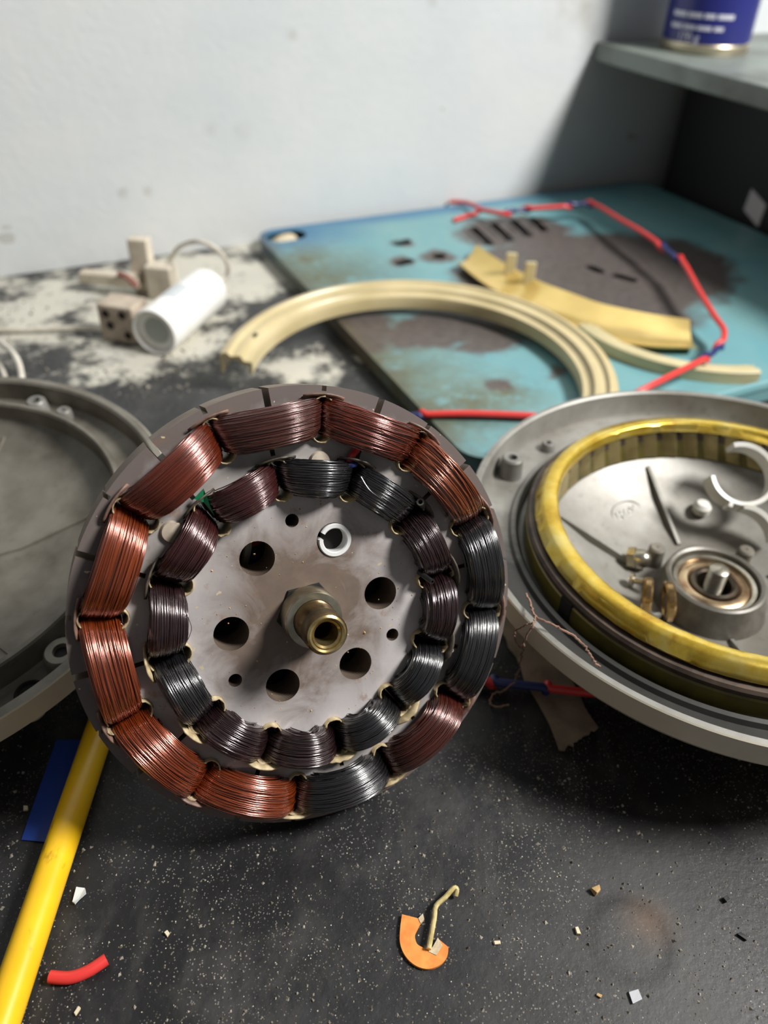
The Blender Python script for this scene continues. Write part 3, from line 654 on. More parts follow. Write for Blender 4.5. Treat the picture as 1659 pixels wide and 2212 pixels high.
r_, a_ = lpolar(90, 1555, -0.018); Mb = Matrix.Translation((0.0935 * math.cos(math.radians(a_)), 0.0935 * math.sin(math.radians(a_)), 0))
MB().lathe([(0.0065, -0.012), (0.0062, -0.0195), (0.0050, -0.0215), (0, -0.022)], 24, M=Mb).obj('mounting_lug', M_PAINT, cov2)

# ------------------------------------------------------------------ stator
SC = Vector((-0.02246, 0.16974, CAM_H - 0.17885)); az, ele = math.radians(23.1), math.radians(27.03)
SN = Vector((math.cos(ele) * math.sin(az), -math.cos(ele) * math.cos(az), math.sin(ele)))
SA = ZV.cross(SN).normalized(); SB = SN.cross(SA)
SM = Matrix(((SA.x, SB.x, SN.x, SC.x), (SA.y, SB.y, SN.y, SC.y), (SA.z, SB.z, SN.z, SC.z), (0, 0, 0, 1)))
stat = empty('motor_stator', (0, 0, 0), SM, 'round fan motor stator with two rings of copper coils, propped up on the bench', 'motor stator')
R1, TH = 0.070, 0.0148
m = Mat('stained_stator_steel', S((170, 166, 164)), 0.36, 0.12)
nb = m.noise(60, 6, 0.62, None, 0.7); nm = m.noise(150, 5, 0.6); nf = m.noise(600, 3)
c = m.ramp(nb, [(0.34, S((212, 207, 208))), (0.66, S((182, 176, 174)))])
hub = m.spot((-0.003, 0.002, 0), 0.016, 0.042, (1, 1, 0), nb, 0.060)
c = m.mix(m.math('MULTIPLY', hub, 0.9), c, m.mix(nm, S((70, 52, 38)), S((122, 102, 84))))
rim = m.ramp(m.math('ADD', m.dist((0, 0, 0), (1, 1, 0)), m.math('MULTIPLY', m.math('SUBTRACT', nm, 0.5), 0.012)), [(0.058, 0.0), (0.0640, 1.0)])
c = m.mix(m.math('MULTIPLY', rim, 0.85), c, m.mix(nb, S((60, 44, 38)), S((96, 80, 70))))
ring_ = m.ramp(m.math('ABSOLUTE', m.math('SUBTRACT', m.dist((0, 0, 0), (1, 1, 0)), 0.051)), [(0.002, 1.0), (0.007, 0.0)])
c = m.mix(m.math('MULTIPLY', ring_, 0.7), c, S((122, 115, 107)))
rs = m.math('MULTIPLY', m.ramp(m.noise(110, 5, 0.7, m.mapped((1, 1, 1), (2, 5, 0))), [(0.60, 0), (0.70, 1)]), 0.55)
c = m.mix(rs, c, S((140, 96, 66)))
sp_ = m.math('GREATER_THAN', m.noise(330, 2, 0.5), 0.72); c = m.mix(sp_, c, S((196, 180, 150)))
m.color(c); m.rough(m.ramp(nb, [(0.3, 0.30), (0.7, 0.46)])); m.bump(m.mix(0.6, nf, nm), 0.10, 0.0004)
M_FACE = m.m
m = Mat('lamination_edge', S((120, 100, 88)), 0.45, 0.4)
wv_ = m.node('ShaderNodeTexWave', wave_type='BANDS', bands_direction='Z'); wv_.inputs['Scale'].default_value = 320; wv_.inputs['Distortion'].default_value = 0.6; m.lk(m.coord(), wv_.inputs['Vector'])
m.color(m.mix(m.noise(90, 5), S((78, 62, 54)), S((150, 134, 118)))); m.bump(wv_.outputs['Fac'], 0.5, 0.0004); M_EDGE = m.m
# outline with a slit in the middle of every tooth and one over every slot
out = []
slits = sorted([(math.radians(0.7 + 30 * k), 0.0010, 0.0640) for k in range(12)] + [(math.radians(16.0 + 30 * k), 0.0007, 0.0684) for k in range(12)])
for i, (a, hw, rr) in enumerate(slits):
    an = slits[(i + 1) % 24][0] + (2 * PI if i == 23 else 0)
    d = (math.cos(a), math.sin(a)); t = (-d[1], d[0]); da = hw / R1
    out.append((R1 * math.cos(a - da), R1 * math.sin(a - da)))
    out.append((d[0] * rr - t[0] * hw, d[1] * rr - t[1] * hw)); out.append((d[0] * rr + t[0] * hw, d[1] * rr + t[1] * hw))
    for k in range(7):
        b_ = (a + da) + (an - slits[(i + 1) % 24][1] / R1 - a - da) * k / 7; out.append((R1 * math.cos(b_), R1 * math.sin(b_)))
cont = [out]
OA = [math.radians(16.2 + 30 * k) for k in range(12)]; IA = [math.radians(2.2 + 30 * k) for k in range(12)]
for a in OA: cont.append(obround(0.0600 * math.cos(a), 0.0600 * math.sin(a), 0.0072, 0.0034, a))
for a in IA:
    cont.append(obround(0.0430 * math.cos(a), 0.0430 * math.sin(a), 0.0066, 0.0034, a))
    d = (math.cos(a), math.sin(a)); t = (-d[1], d[0])
    cont.append([(d[0] * r + t[0] * w, d[1] * r + t[1] * w) for r, w in ((0.0503, -0.0007), (0.0545 if True else 0, -0.0007), (0.0545, 0.0007), (0.0503, 0.0007))])
for k in range(6): a = math.radians(0.5 + 60 * k); cont.append(circle(0.0242 * math.cos(a), 0.0242 * math.sin(a), 0.0054))
for a in (89.7, 210.2, 330.6): a = math.radians(a); cont.append(circle(0.0299 * math.cos(a), 0.0299 * math.sin(a), 0.0021, 20))
me = filled(cont, -TH, 0.0, 'core'); me.materials.append(M_FACE); me.materials.append(M_EDGE)
for p in me.polygons: p.material_index = 0 if abs(p.normal.z) > 0.7 else 1
o = link('core', me, None, stat, True, 30); tag(o, 'laminated steel core with round holes and brown stains')

# coils
def coil_mat(name, a, b_, rough=0.25, metal=0.55, coat=1.0):
    M = Mat(name, a, rough, metal); M.set('Coat Weight', coat); M.set('Coat Roughness', 0.22); M.set('Specular IOR Level', 1.0); M.set('Coat IOR', 1.75)
    at_ = M.node('ShaderNodeAttribute', attribute_name='tint')
    n = M.noise(300, 3, 0.5, M.mapped((1, 0.12, 1)))
    f = M.math('ADD', M.math('MULTIPLY', at_.outputs['Fac'], 0.7), M.math('MULTIPLY', n, 0.4))
    M.color(M.ramp(f, [(0.15, a), (0.85, b_)])); return M.m
CM = {
 'copper': coil_mat('copper_enamel', S((92, 33, 9)), S((182, 80, 28))),
 'red': coil_mat('red_copper_enamel', S((80, 27, 11)), S((146, 58, 30))),
 'brown': coil_mat('brown_copper_enamel', S((62, 30, 25)), S((118, 66, 56))),
 'maroon': coil_mat('maroon_enamel', S((50, 21, 21)), S((98, 46, 46))),
 'plum': coil_mat('plum_enamel', S((34, 19, 21)), S((72, 44, 47))),
 'black': coil_mat('black_varnish', S((10, 10, 12)), S((28, 28, 32)), 0.26, 0.1, 1.0),
 'mixed': coil_mat('black_and_copper_enamel', S((18, 14, 15)), S((128, 56, 40))),
 'gold': coil_mat('bright_copper_enamel', S((56, 24, 12)), S((190, 100, 54))),
}
def coil_mesh(seed, rm, W, X0, h, name, bulge=0.0, messy=1.0, thick=0.0046):
    g = np.random.default_rng(seed)
    nt = 17
    th_ = np.linspace(PI, 0, nt); cth, sth = np.cos(th_), np.sin(th_)
    skew = g.uniform(-0.12, 0.12)
    px_ = np.sign(cth) * np.abs(cth) ** 0.75; pz_ = (0.30 * (1 - np.abs(px_) ** 9) + 0.70 * (1 - px_ ** 2)) * (1 + skew * px_)
    px_ = np.r_[-1, px_, 1]; pz_ = np.r_[-1.25, pz_, -1.25]
    K = len(px_)
    tx = np.gradient(px_ * X0); tz = np.gradient(pz_ * h); L = np.hypot(tx, tz); nx, nz = -tz / L, tx / L
    V, F, T = [], [], []
    ns_top, ns_side = 40, 10
    strands = []
    for j in range(ns_top): w = -1 + 2 * (j + 0.5) / ns_top; strands.append((w * W / 2, -0.0011 * abs(w) ** 3.5))
    for s in (-1, 1):
        for j in range(ns_side): strands.append((s * (W / 2 + 0.00025 * math.sin(j)), -0.0013 - thick * (j + 0.5) / ns_side))
    for j in range(int(9 * messy)): w = g.uniform(-0.9, 0.9); strands.append((w * W / 2, -0.0011 * abs(w) ** 3.5 + 0.00022))
    rs = 0.000158; NS = 5
    ca, sa = np.cos(2 * PI * np.arange(NS) / NS), np.sin(2 * PI * np.arange(NS) / NS)
    tpar = np.linspace(0, 1, K)
    for si, (w, dz) in enumerate(strands):
        top = si < ns_top or si >= ns_top + 2 * ns_side
        amp = (0.00022 if si < ns_top else 0.0005) * messy
        ww = w * (1 + bulge * np.sin(PI * tpar)) + amp * np.sin(2 * PI * (tpar * g.uniform(0.4, 1.3) + g.uniform())) * np.sin(PI * tpar)
        if si >= ns_top + 2 * ns_side: ww = ww + g.uniform(-1, 1) * 0.0022 * (tpar - 0.5) * messy
        ww = np.clip(ww, -W / 2 * (1 + bulge) - 0.0004, W / 2 * (1 + bulge) + 0.0004)
        dd = dz + g.normal(0, 0.00004, K) + g.normal(0, 0.00008) * messy + 0.00012 * np.sin(2 * PI * (tpar * g.uniform(0.5, 1.5) + g.uniform()))
        xs = px_ * X0 * (1 + ww / rm) + nx * dd; zs = pz_ * h + nz * dd
        base = len(V)
        for i in range(K):
            for q in range(NS):
                o1 = rs * 1.1 * ca[q]; o2 = rs * 0.38 * sa[q]
                V.append((rm + ww[i] + o1, xs[i] + nx[i] * o2, zs[i] + nz[i] * o2))
        tint = min(1, max(0, g.normal(0.5, 0.15)))
        T += [tint] * (K * NS)
        F += [(base + i * NS + q, base + i * NS + (q + 1) % NS, base + (i + 1) * NS + (q + 1) % NS, base + (i + 1) * NS + q) for i in range(K - 1) for q in range(NS)]
    # body under the strands
    sec = [(-1, -thick - 0.0013), (-1, -0.0014), (-0.8, -0.0007), (-0.4, -0.0002), (0, -0.0002), (0.4, -0.0002), (0.8, -0.0007), (1, -0.0014), (1, -thick - 0.0013)]
    base = len(V); n = len(sec)
    for i in range(K):
        for w, dz in sec:
            ww = w * W / 2 * (1 + bulge * math.sin(PI * tpar[i])); d_ = dz - 0.0001
            V.append((rm + ww, px_[i] * X0 * (1 + ww / rm) + nx[i] * d_, pz_[i] * h + nz[i] * d_)); T.append(0.12)
    F += [(base + i * n + j, base + i * n + (j + 1) % n, base + (i + 1) * n + (j + 1) % n, base + (i + 1) * n + j) for i in range(K - 1) for j in range(n)]
    me = bpy.data.meshes.new(name); me.from_pydata(V, [], F); me.update()
    at_ = me.attributes.new('tint', 'FLOAT', 'POINT'); at_.data.foreach_set('value', T)
    return me
# outer coils: angle of the middle, colour
OUT = {0: ('black', 0.7), 1: ('gold', 1.6), 2: ('red', 1.4), 3: ('brown', 0.7), 4: ('red', 0.6), 5: ('copper', 0.6), 6: ('copper', 0.8), 7: ('copper', 0.8), 8: ('copper', 0.8), 9: ('black', 0.8), 10: ('mixed', 0.7), 11: ('black', 0.7)}
for k in range(12):
    amid = math.radians(1.2 + 30 * k)
    cn_, messy = OUT[k]
    o = link('main_coil', coil_mesh(100 + k, 0.0590, 0.0108, 0.0592 * math.tan(math.radians(15)) - 0.0002, 0.0094 + 0.0006 * math.sin(k * 2.1), 'main_coil', 0.02, messy), CM[cn_], stat, True, 0)
    o.rotation_euler = (0, 0, amid)
    tag(o, {'black': 'black varnished outer coil', 'gold': 'bright copper outer coil with loose strands', 'red': 'red copper outer coil', 'brown': 'dark brown outer coil', 'copper': 'orange copper outer coil', 'mixed': 'black and reddish outer coil'}[cn_])
INN = {0: ('plum', 1.0), 1: ('plum', 1.2), 2: ('black', 1.0), 3: ('maroon', 0.7), 4: ('maroon', 0.7), 5: ('plum', 0.7), 6: ('black', 0.9), 7: ('plum', 0.9), 8: ('plum', 0.9), 9: ('black', 0.7), 10: ('black', 0.7), 11: ('plum', 1.0)}
INN = {0: ('plum', 1.2), 1: ('black', 1.2), 2: ('black', 1.0), 3: ('maroon', 0.7), 4: ('maroon', 0.7), 5: ('plum', 0.7), 6: ('black', 0.9), 7: ('plum', 0.9), 8: ('plum', 0.9), 9: ('black', 0.7), 10: ('black', 0.7), 11: ('plum', 1.0)}
for k in range(12):
    amid = math.radians(17.2 + 30 * k)
    cn_, messy = INN[k]
    o = link('start_coil', coil_mesh(200 + k, 0.0426, 0.0091, 0.0424 * math.tan(math.radians(15)) - 0.0003, 0.0092 + 0.0006 * math.sin(k * 1.7), 'start_coil', 0.10, messy), CM[cn_], stat, True, 0)
    o.rotation_euler = (0, 0, amid)
    tag(o, {'black': 'black varnished inner coil', 'maroon': 'maroon inner coil', 'plum': 'dark plum brown inner coil'}[cn_])
# slot liners and wedges
M_LINER = worn('yellowed_slot_paper', S((196, 178, 138)), S((126, 104, 72)), 260, 0.55, 0.0, 0.35, 0.7)
M_LINERD = worn('dark_slot_paper', S((84, 74, 62)), S((44, 38, 32)), 260, 0.5)
def liner_mesh(half, hw, z0, z1, seed):
    g = np.random.default_rng(seed); o1 = obround(0, 0, half, hw, 0, 8); o2 = obround(0, 0, half - 0.0004, hw - 0.0004, 0, 8); n = len(o1)
    wz = [z1 + g.normal(0, 0.0005) for _ in range(n)]
    v = [(x, y, z0) for x, y in o1] + [(x * 1.03, y * 1.03, wz[i]) for i, (x, y) in enumerate(o1)] + [(x * 1.03, y * 1.03, wz[i]) for i, (x, y) in enumerate(o2)] + [(x, y, z0) for x, y in o2]
    f = [(r * n + i, r * n + (i + 1) % n, (r + 1) * n + (i + 1) % n, (r + 1) * n + i) for r in range(3) for i in range(n)]
    return MB().add(v, f).mesh('slot_liner')
def wedge_mesh(R, half_a, h, seed, out=1):
    g = np.random.default_rng(seed); n = 10; v = []
    for i in range(n + 1):
        t = -1 + 2 * i / n; a = half_a * t
        hh = h * (1 - 0.55 * abs(t) ** 2.5) * (1 + g.normal(0, 0.05)); rr = R - 0.0006 * t * t
        for r_, z in ((rr, -0.002), (rr + 0.0005 * out, hh * 0.6), (rr + 0.0010, hh), (rr + 0.0015, hh), (rr + 0.0010, hh * 0.6), (rr + 0.0006, -0.002)): v.append((r_ * math.cos(a), r_ * math.sin(a), z))
    f = [(i * 6 + j, i * 6 + (j + 1) % 6, i * 6 + 6 + (j + 1) % 6, i * 6 + 6 + j) for i in range(n) for j in range(6)]
    return MB().add(v, f + [(0, 1, 2, 3, 4, 5), tuple(n * 6 + q for q in (5, 4, 3, 2, 1, 0))]).mesh('slot_wedge')
LMS = [liner_mesh(0.0069, 0.0031, -0.012, 0.0019, s) for s in range(4)]; LMS2 = [liner_mesh(0.0064, 0.0031, -0.012, 0.0022, 9 + s) for s in range(4)]
WMS = [wedge_mesh(0.0664, 0.095, 0.0028, s) for s in range(4)]; WMS2 = [wedge_mesh(0.0488, 0.125, 0.0050, 20 + s) for s in range(4)]
M_WEDGE_P = worn('pinkish_fibre', S((132, 102, 88)), S((84, 62, 52)), 200, 0.5)
def inst(name, me, mt, a, r):
    o = bpy.data.objects.new(name, me); COL.objects.link(o); o.parent = stat
    if not me.materials: me.materials.append(None)
    o.material_slots[0].link = 'OBJECT'; o.material_slots[0].material = mt
    me.polygons.foreach_set('use_smooth', [True] * len(me.polygons))
    o.rotation_euler = (0, 0, a); o.location = (r * math.cos(a), r * math.sin(a), 0); return o
for k, a in enumerate(OA):
    inst('slot_liner', LMS[k % 4], M_LINER, a, 0.0600)
    inst('slot_wedge', WMS[(k * 3) % 4], M_WEDGE_P if k in (2, 3, 1, 4) else M_LINER if k in (8, 9) else M_WEDGE_P, a, 0.0)
for k, a in enumerate(IA):
    dark = k in (2, 3)
    inst('slot_liner', LMS2[k % 4], M_LINER, a, 0.0430)
    inst('slot_wedge', WMS2[(k * 3) % 4], M_LINERD if k in (0, 1, 2, 3, 4, 5, 11) else M_LINER, a, 0.0)
# hub: nut, collar, hollow shaft
nut = MB(); nut.lathe([(0.0101, -0.002), (0.0101, 0.0005), (0.0098, 0.0008), (0.0085, 0.0008)], 6); tag(nut.obj('hub_nut', Mat('black_oxide', S((12, 11, 11)), 0.6, 0.0).m, stat, False), 'blackened hexagonal nut under the collar')
m = Mat('zinc_collar', S((176, 172, 150)), 0.26, 0.9); wv_ = m.node('ShaderNodeTexWave', wave_type='BANDS', bands_direction='Z'); wv_.inputs['Scale'].default_value = 420; m.lk(m.coord(), wv_.inputs['Vector'])
m.color(m.ramp(m.noise(120, 4), [(0.35, S((186, 182, 164))), (0.7, S((136, 126, 100)))])); m.bump(wv_.outputs['Fac'], 0.2, 0.0003); M_ZINC = m.m
kn = MB(); pr_ = [(0.0088, 0.0), (0.0091, 0.0012), (0.0090, 0.0070), (0.0086, 0.0078), (0.0066, 0.0080)]
kn.lathe(pr_, 72); tag(kn.obj('shaft_collar', M_ZINC, stat), 'zinc plated collar around the shaft')
m = Mat('brown_oiled_shaft', S((120, 98, 66)), 0.28, 0.85); m.color(m.ramp(m.noise(140, 5), [(0.35, S((140, 118, 82))), (0.68, S((70, 54, 38)))])); M_SHAFT = m.m
sh_ = MB().lathe([(0.0066, 0.0), (0.0064, 0.0140), (0.0060, 0.0146), (0.0060, 0.0156), (0.0064, 0.0162), (0.0063, 0.0206), (0.0058, 0.0212)], 56).obj('shaft', M_SHAFT, stat); tag(sh_, 'brown oily hollow shaft end')
m = Mat('brass_lip', S((206, 182, 122)), 0.22, 0.9); m.color(m.ramp(m.noise(180, 4), [(0.35, S((216, 196, 140))), (0.7, S((160, 128, 72)))]))
tag(MB().lathe([(0.0058, 0.0212), (0.0052, 0.0216), (0.0046, 0.0213), (0.0044, 0.0208), (0.0042, 0.0211), (0.0036, 0.0205), (0.0034, 0.0190), (0.0032, 0.0150)], 56).obj('bore_lip', m.m, sh_), 'bright brass coloured bore lip')
tag(MB().lathe([(0.0033, 0.0170), (0.0031, 0.0040), (0.0, 0.0040)], 32).obj('bore', Mat('oily_bore', S((52, 44, 22)), 0.3, 0.5).m, sh_), 'dark oily bore')
MB().lathe([(0.0, -0.137), (0.0058, -0.137), (0.0064, -0.135), (0.0064, -0.060), (0.0085, -0.058), (0.0085, -TH)], 40).obj('rear_shaft', M_SHAFT, stat)
tag(MB().lathe([(0.0090, -0.0300), (0.0330, -0.0300), (0.0345, -0.0285), (0.0350, -TH - 0.0002)], 48).obj('rear_hub', Mat('dark_hub', S((58, 54, 50)), 0.6).m, stat), 'dark hub plate behind the holes')
# split white bush in one hole
a = math.radians(59.6); bx_, by_ = 0.0242 * math.cos(a), 0.0242 * math.sin(a)
tag(MB().lathe([(0.0037, -0.010), (0.0037, 0.0002), (0.0040, 0.0006), (0.0050, 0.0006), (0.0053, 0.0002), (0.0053, -0.010)], 40, math.radians(165), math.radians(165 + 334), closed=True, M=Matrix.Translation((bx_, by_, 0))).obj('split_bush', Mat('white_nylon', S((222, 222, 220)), 0.35).m, stat), 'split white nylon bush in a hole')
tag(MB().lathe([(0, -0.0040), (0.0037, -0.0038)], 24, M=Matrix.Translation((bx_, by_, 0))).obj('bush_bottom', M_HOLE, stat), 'dark bottom of the bush')
# cream washers by the inner ring
def loc_px(px, py, h):
    p = SM.inverted() @ on_plane(px, py, SC + SN * h, SN); return Vector((p.x, p.y, h))
for px, py in ((692, 998), (372, 1150)):
    q = loc_px(px, py, 0.001); MB().lathe([(0, 0.0012), (0.0029, 0.0010), (0.0033, 0.0002), (0.0033, -0.0008)], 24, M=Matrix.Translation((q.x, q.y, 0.0002))).obj('washer', M_BEIGE, stat)
# solder sleeves
M_SLV = Mat('grey_sleeve', S((104, 100, 94)), 0.4).m; M_SLVB = Mat('black_sleeve', S((36, 34, 36)), 0.35).m
for (px, py, h, dx, dy, r, mt) in ((934, 1257, 0.0098, 0.2, -0.25, 0.00085, M_SLVB), (908, 1084, 0.0050, -0.5, 0.5, 0.0012, M_SLV), (976, 1404, 0.0040, 0.3, 0.4, 0.0008, M_SLV)):
    q = loc_px(px, py, h); dv = Vector((dx, dy, 0.8)).normalized(); 
    Mq = Matrix.Translation(q) @ dv.to_track_quat('Z', 'Y').to_matrix().to_4x4()
    MB().lathe([(r * 0.6, -0.002), (r * 0.6, 0.0), (r, 0.0), (r, -0.007)], 16, M=Mq).obj('lead_sleeve', mt, stat)
# green tape, red and blue lead scraps showing between the coils
q = [loc_px(px, py, h) for px, py, h in ((419, 1078, 0.003), (440, 1056, 0.004), (456, 1098, 0.004), (464, 1115, 0.003), (440, 1085, 0.003))]
tag(MB().add([p for p in q] + [p - Vector((0, 0, 0.0006)) for p in q], [(0, 1, 2, 3, 4), (9, 8, 7, 6, 5)] + [(i, (i + 1) % 5, 5 + (i + 1) % 5, 5 + i) for i in range(5)]).obj('green_tape', Mat('green_tape', S((26, 128, 84)), 0.4).m, stat, False), 'scrap of bright green tape')
tag(MB().tube(catpts([loc_px(772, 972, 0.001), loc_px(760, 985, 0.002), loc_px(752, 1000, 0.0015)], 4), 0.0010, 8).obj('lead_wire', M_RED, stat), 'red lead end')
tag(MB().tube(catpts([loc_px(768, 1003, 0.002), loc_px(756, 1004, 0.003), loc_px(748, 996, -0.001)], 4), 0.0009, 8).obj('lead_wire', M_NAVY, stat), 'navy lead end')
tag(MB().tube(catpts([Vector((-0.0105, 0.030, -0.024)), Vector((-0.0115, 0.022, -0.018)), Vector((-0.0130, 0.014, -0.024))], 6), 0.0014, 8).obj('lead_wire', M_WHITEW, stat), 'pale lead behind a round hole')
tag(MB().tube(catpts([Vector((-0.020, 0.022, -0.026)), Vector((-0.012, 0.0205, -0.021)), Vector((-0.002, 0.021, -0.026))], 6), 0.0014, 8).obj('lead_wire', M_RED, stat), 'red lead behind a round hole')
# loose hair-thin strand
for P_ in (((400, 1320, 0.009), (413, 1352, 0.006), (410, 1372, 0.004), (400, 1392, 0.004)), ((780, 1030, 0.009), (800, 1060, 0.0105), (835, 1085, 0.0105))):
    MB().tube(catpts([loc_px(*p) for p in P_], 6), 0.00010, 5).obj('loose_strand', CM['plum'], stat)

# ------------------------------------------------------------------ things inside the right cover
M_NYL = worn('milky_nylon', S((222, 220, 214)), S((206, 202, 192)), 50, 0.3)
cp = at(1607, 1024, 0.0445); vd = (CAMP - cp).normalized(); sr = vd.cross(ZV).normalized() * -1; su = vd.cross(-sr).normalized() * 1
if su.z < 0: su = -su
if sr.x < 0: sr = -sr
axn = (vd + 0.30 * sr + 0.42 * su).normalized(); xx_ = (sr - axn * sr.dot(axn)).normalized(); yy_ = axn.cross(xx_)
CMt = Matrix(((xx_.x, yy_.x, axn.x, cp.x), (xx_.y, yy_.y, axn.y, cp.y), (xx_.z, yy_.z, axn.z, cp.z), (0, 0, 0, 1)))
clip = empty('plastic_clip', (0, 0, 0), CMt, 'milky white C-shaped plastic clip leaning inside the gold rotor ring', 'clip')
MB().lathe([(0.0128, 0.0), (0.0146, 0.0005), (0.0150, 0.0), (0.0152, -0.0085), (0.0144, -0.0090), (0.0130, -0.0088)], 48, math.radians(-152), math.radians(128), closed=True).obj('ring_clip', M_NYL, clip)
MB().lathe([(0.0128, 0.0), (0.0146, 0.0005), (0.0150, 0.0), (0.0152, -0.0085), (0.0144, -0.0090), (0.0130, -0.0088)], 24, math.radians(20), math.radians(110), closed=True, M=Matrix.Translation((0.0098, -0.0270, 0))).obj('side_arm', M_NYL, clip)
MB().box((-0.0005, -0.0155, -0.003), (0.002, 0.003, 0.007)).obj('nib', M_NYL, clip, False, bevel=0.0004)
def small(name, px, py, z, label, cat, group=None): return empty(name, at(px, py, z), None, label, cat, group)
def floor_z(x, y):
    r = math.hypot(x - cx, y - cy); P_ = sorted(inner); 
    for (r0, z0), (r1, z1) in zip(P_, P_[1:]):
        if r0 <= r <= r1: return z0 + (z1 - z0) * (r - r0) / max(1e-9, r1 - r0)
    return 0.0132
def on_floor(px, py):
    z = 0.018
    for _ in range(12): p = at(px, py, z); z = floor_z(p.x, p.y)
    return at(px, py, z)
p = on_floor(1376, 1225); nb_ = empty('cap_nut', p, None, 'dull brass domed nut among hardware left of the bearing', 'nut')
Mq = Matrix.Translation((0, 0, 0.0048)) @ Vector((0.75, -0.35, 0.35)).to_track_quat('Z', 'Y').to_matrix().to_4x4()
MB().lathe([(0, 0.0052), (0.0022, 0.0046), (0.0038, 0.0028), (0.0043, 0.0004), (0.0043, -0.001)], 28, M=Mq).obj('dome', M_STEEL, nb_)
MB().lathe([(0.0040, -0.0008), (0.0052, -0.0012), (0.0052, -0.0044), (0.0040, -0.0050), (0.002, -0.0050)], 6, M=Mq).obj('hex_base', M_STEEL, nb_, False)
p = on_floor(1352, 1262); sc_ = empty('machine_screw', p, None, 'short steel screw standing tilted between domed nut and ring washers', 'screw')
Mq = Matrix.Translation((0.0015, 0, 0.0030)) @ Vector((0.85, -0.45, 0.20)).to_track_quat('Z', 'Y').to_matrix().to_4x4()
MB().lathe([(0, -0.0005), (0.0026, -0.0003), (0.0028, 0.0012), (0.0016, 0.0016), (0.0016, 0.008), (0, 0.0082)], 20, M=Mq).obj('screw_body', M_STEEL, sc_)
for i, (px, py, tl) in enumerate(((1386, 1322, (0.95, -0.25, 0.10)), (1432, 1330, (0.98, -0.1, 0.12)))):
    p = on_floor(px, py); w_ = empty('ring_washer', p, None, ('bronze ring washer standing on edge nearest the domed nut', 'bronze ring washer standing on edge against the bearing housing')[i], 'washer')
    Mq = Matrix.Translation((0, 0, 0.0083)) @ Vector(tl).to_track_quat('Z', 'Y').to_matrix().to_4x4()
    tor = MB().lathe([(0.0058, 0.0), (0.0062, 0.0014), (0.0078, 0.0018), (0.0084, 0.0010), (0.0084, -0.0010), (0.0078, -0.0018), (0.0062, -0.0014)], 40, closed=True, M=Mq)
    tor.obj('washer_ring', worn('bronze_washer_%d' % i, S((168, 140, 96)), S((104, 82, 58)), 120, 0.25, 0.9), w_)
p = on_floor(1500, 1345); s2 = empty('machine_screw', p, None, 'small steel screw lying on the floor below the bearing housing', 'screw')
da_ = (at(1540, 1352, 0.02) - at(1466, 1326, 0.02)).normalized()
Mq = Matrix.Translation((0, 0, 0.0020)) @ da_.to_track_quat('Z', 'Y').to_matrix().to_4x4()
pr_ = [(0, -0.008)]; z = -0.0078
while z < 0.0055: pr_ += [(0.00165, z), (0.00135, z + 0.0004)]; z += 0.0008
pr_ += [(0.0026, 0.0058), (0.0028, 0.0068), (0.0018, 0.0080), (0, 0.0082)]
MB().lathe(pr_, 20, M=Mq).obj('screw_body', M_STEEL, s2)
p = on_floor(1512, 1108); wb_ = empty('plastic_bead', p, None, 'small milky plastic plug lying left of the white clip', 'plug')
MB().lathe([(0, 0.0065), (0.0028, 0.0060), (0.0042, 0.0040), (0.0040, 0.0012), (0.0030, 0.0)], 24).obj('plug', M_NYL, wb_)

# ------------------------------------------------------------------ things on the bench
# yellow sleeve
a = at(2, 2212, 0.005); b_ = at(183, 1675, 0.005); dd = (b_ - a).normalized(); a2 = a - dd * 0.06; b2 = a + dd * ((b_ - a).length + 0.042)
m = Mat('yellow_sleeve_plastic', S((240, 190, 24)), 0.33); sm_ = m.ramp(m.noise(120, 5, 0.7, m.mapped((1, 0.5, 1))), [(0.60, 0.0), (0.74, 0.75)])
m.color(m.mix(sm_, m.ramp(m.noise(40, 4), [(0.3, S((246, 198, 30))), (0.7, S((230, 174, 18)))]), S((120, 84, 18))))
ys = MB().tube([(a2.lerp(b2, i / 24) - a2) for i in range(25)], 0.0051, 24).obj('yellow_sleeve', m.m); ys.location = (a2.x, a2.y, 0.0052 - (a2.z - 0.005) * 0)
ys.location = (a2.x, a2.y, a2.z + 0.0002); tag(ys, 'long yellow plastic rod running under the stator at left', 'rod')
# blue tape
def sheet_thing(name, corners, mt, th, label, cat, z=0.0004, jag=0.0, n=8, lift=0.0):
    P = [at(px, py, 0) for px, py in corners]; c_ = sum(P, Vector()) / 4; g = np.random.default_rng(11); v = []
    for i in range(n + 1):
        for j in range(n + 1):
            s, t = i / n, j / n
            p = (P[0] * (1 - s) * (1 - t) + P[1] * s * (1 - t) + P[2] * s * t + P[3] * (1 - s) * t) - c_
            if jag and (i in (0, n) or j in (0, n)): p += Vector((g.normal(0, jag), g.normal(0, jag), 0))
            p.z = z + lift * (0.5 + 0.5 * math.sin(3 * s + 5 * t)) ; v.append(p)
    N = (n + 1) ** 2; k = n + 1
    f = [(i * k + j, (i + 1) * k + j, (i + 1) * k + j + 1, i * k + j + 1) for i in range(n) for j in range(n)]
    b = [i * k for i in range(n)] + [n * k + j for j in range(n)] + [(n - i) * k + n for i in range(n)] + [n - j for j in range(n)]
    v2 = [p + Vector((0, 0, th)) for p in v]
    F = [tuple(reversed(q)) for q in f] + [tuple(N + i for i in q) for q in f] + [(b[i], b[(i + 1) % len(b)], N + b[(i + 1) % len(b)], N + b[i]) for i in range(len(b))]
    o = MB().add(v + v2, F).obj(name, mt, None, True, 30); o.location = c_; tag(o, label, cat); return o
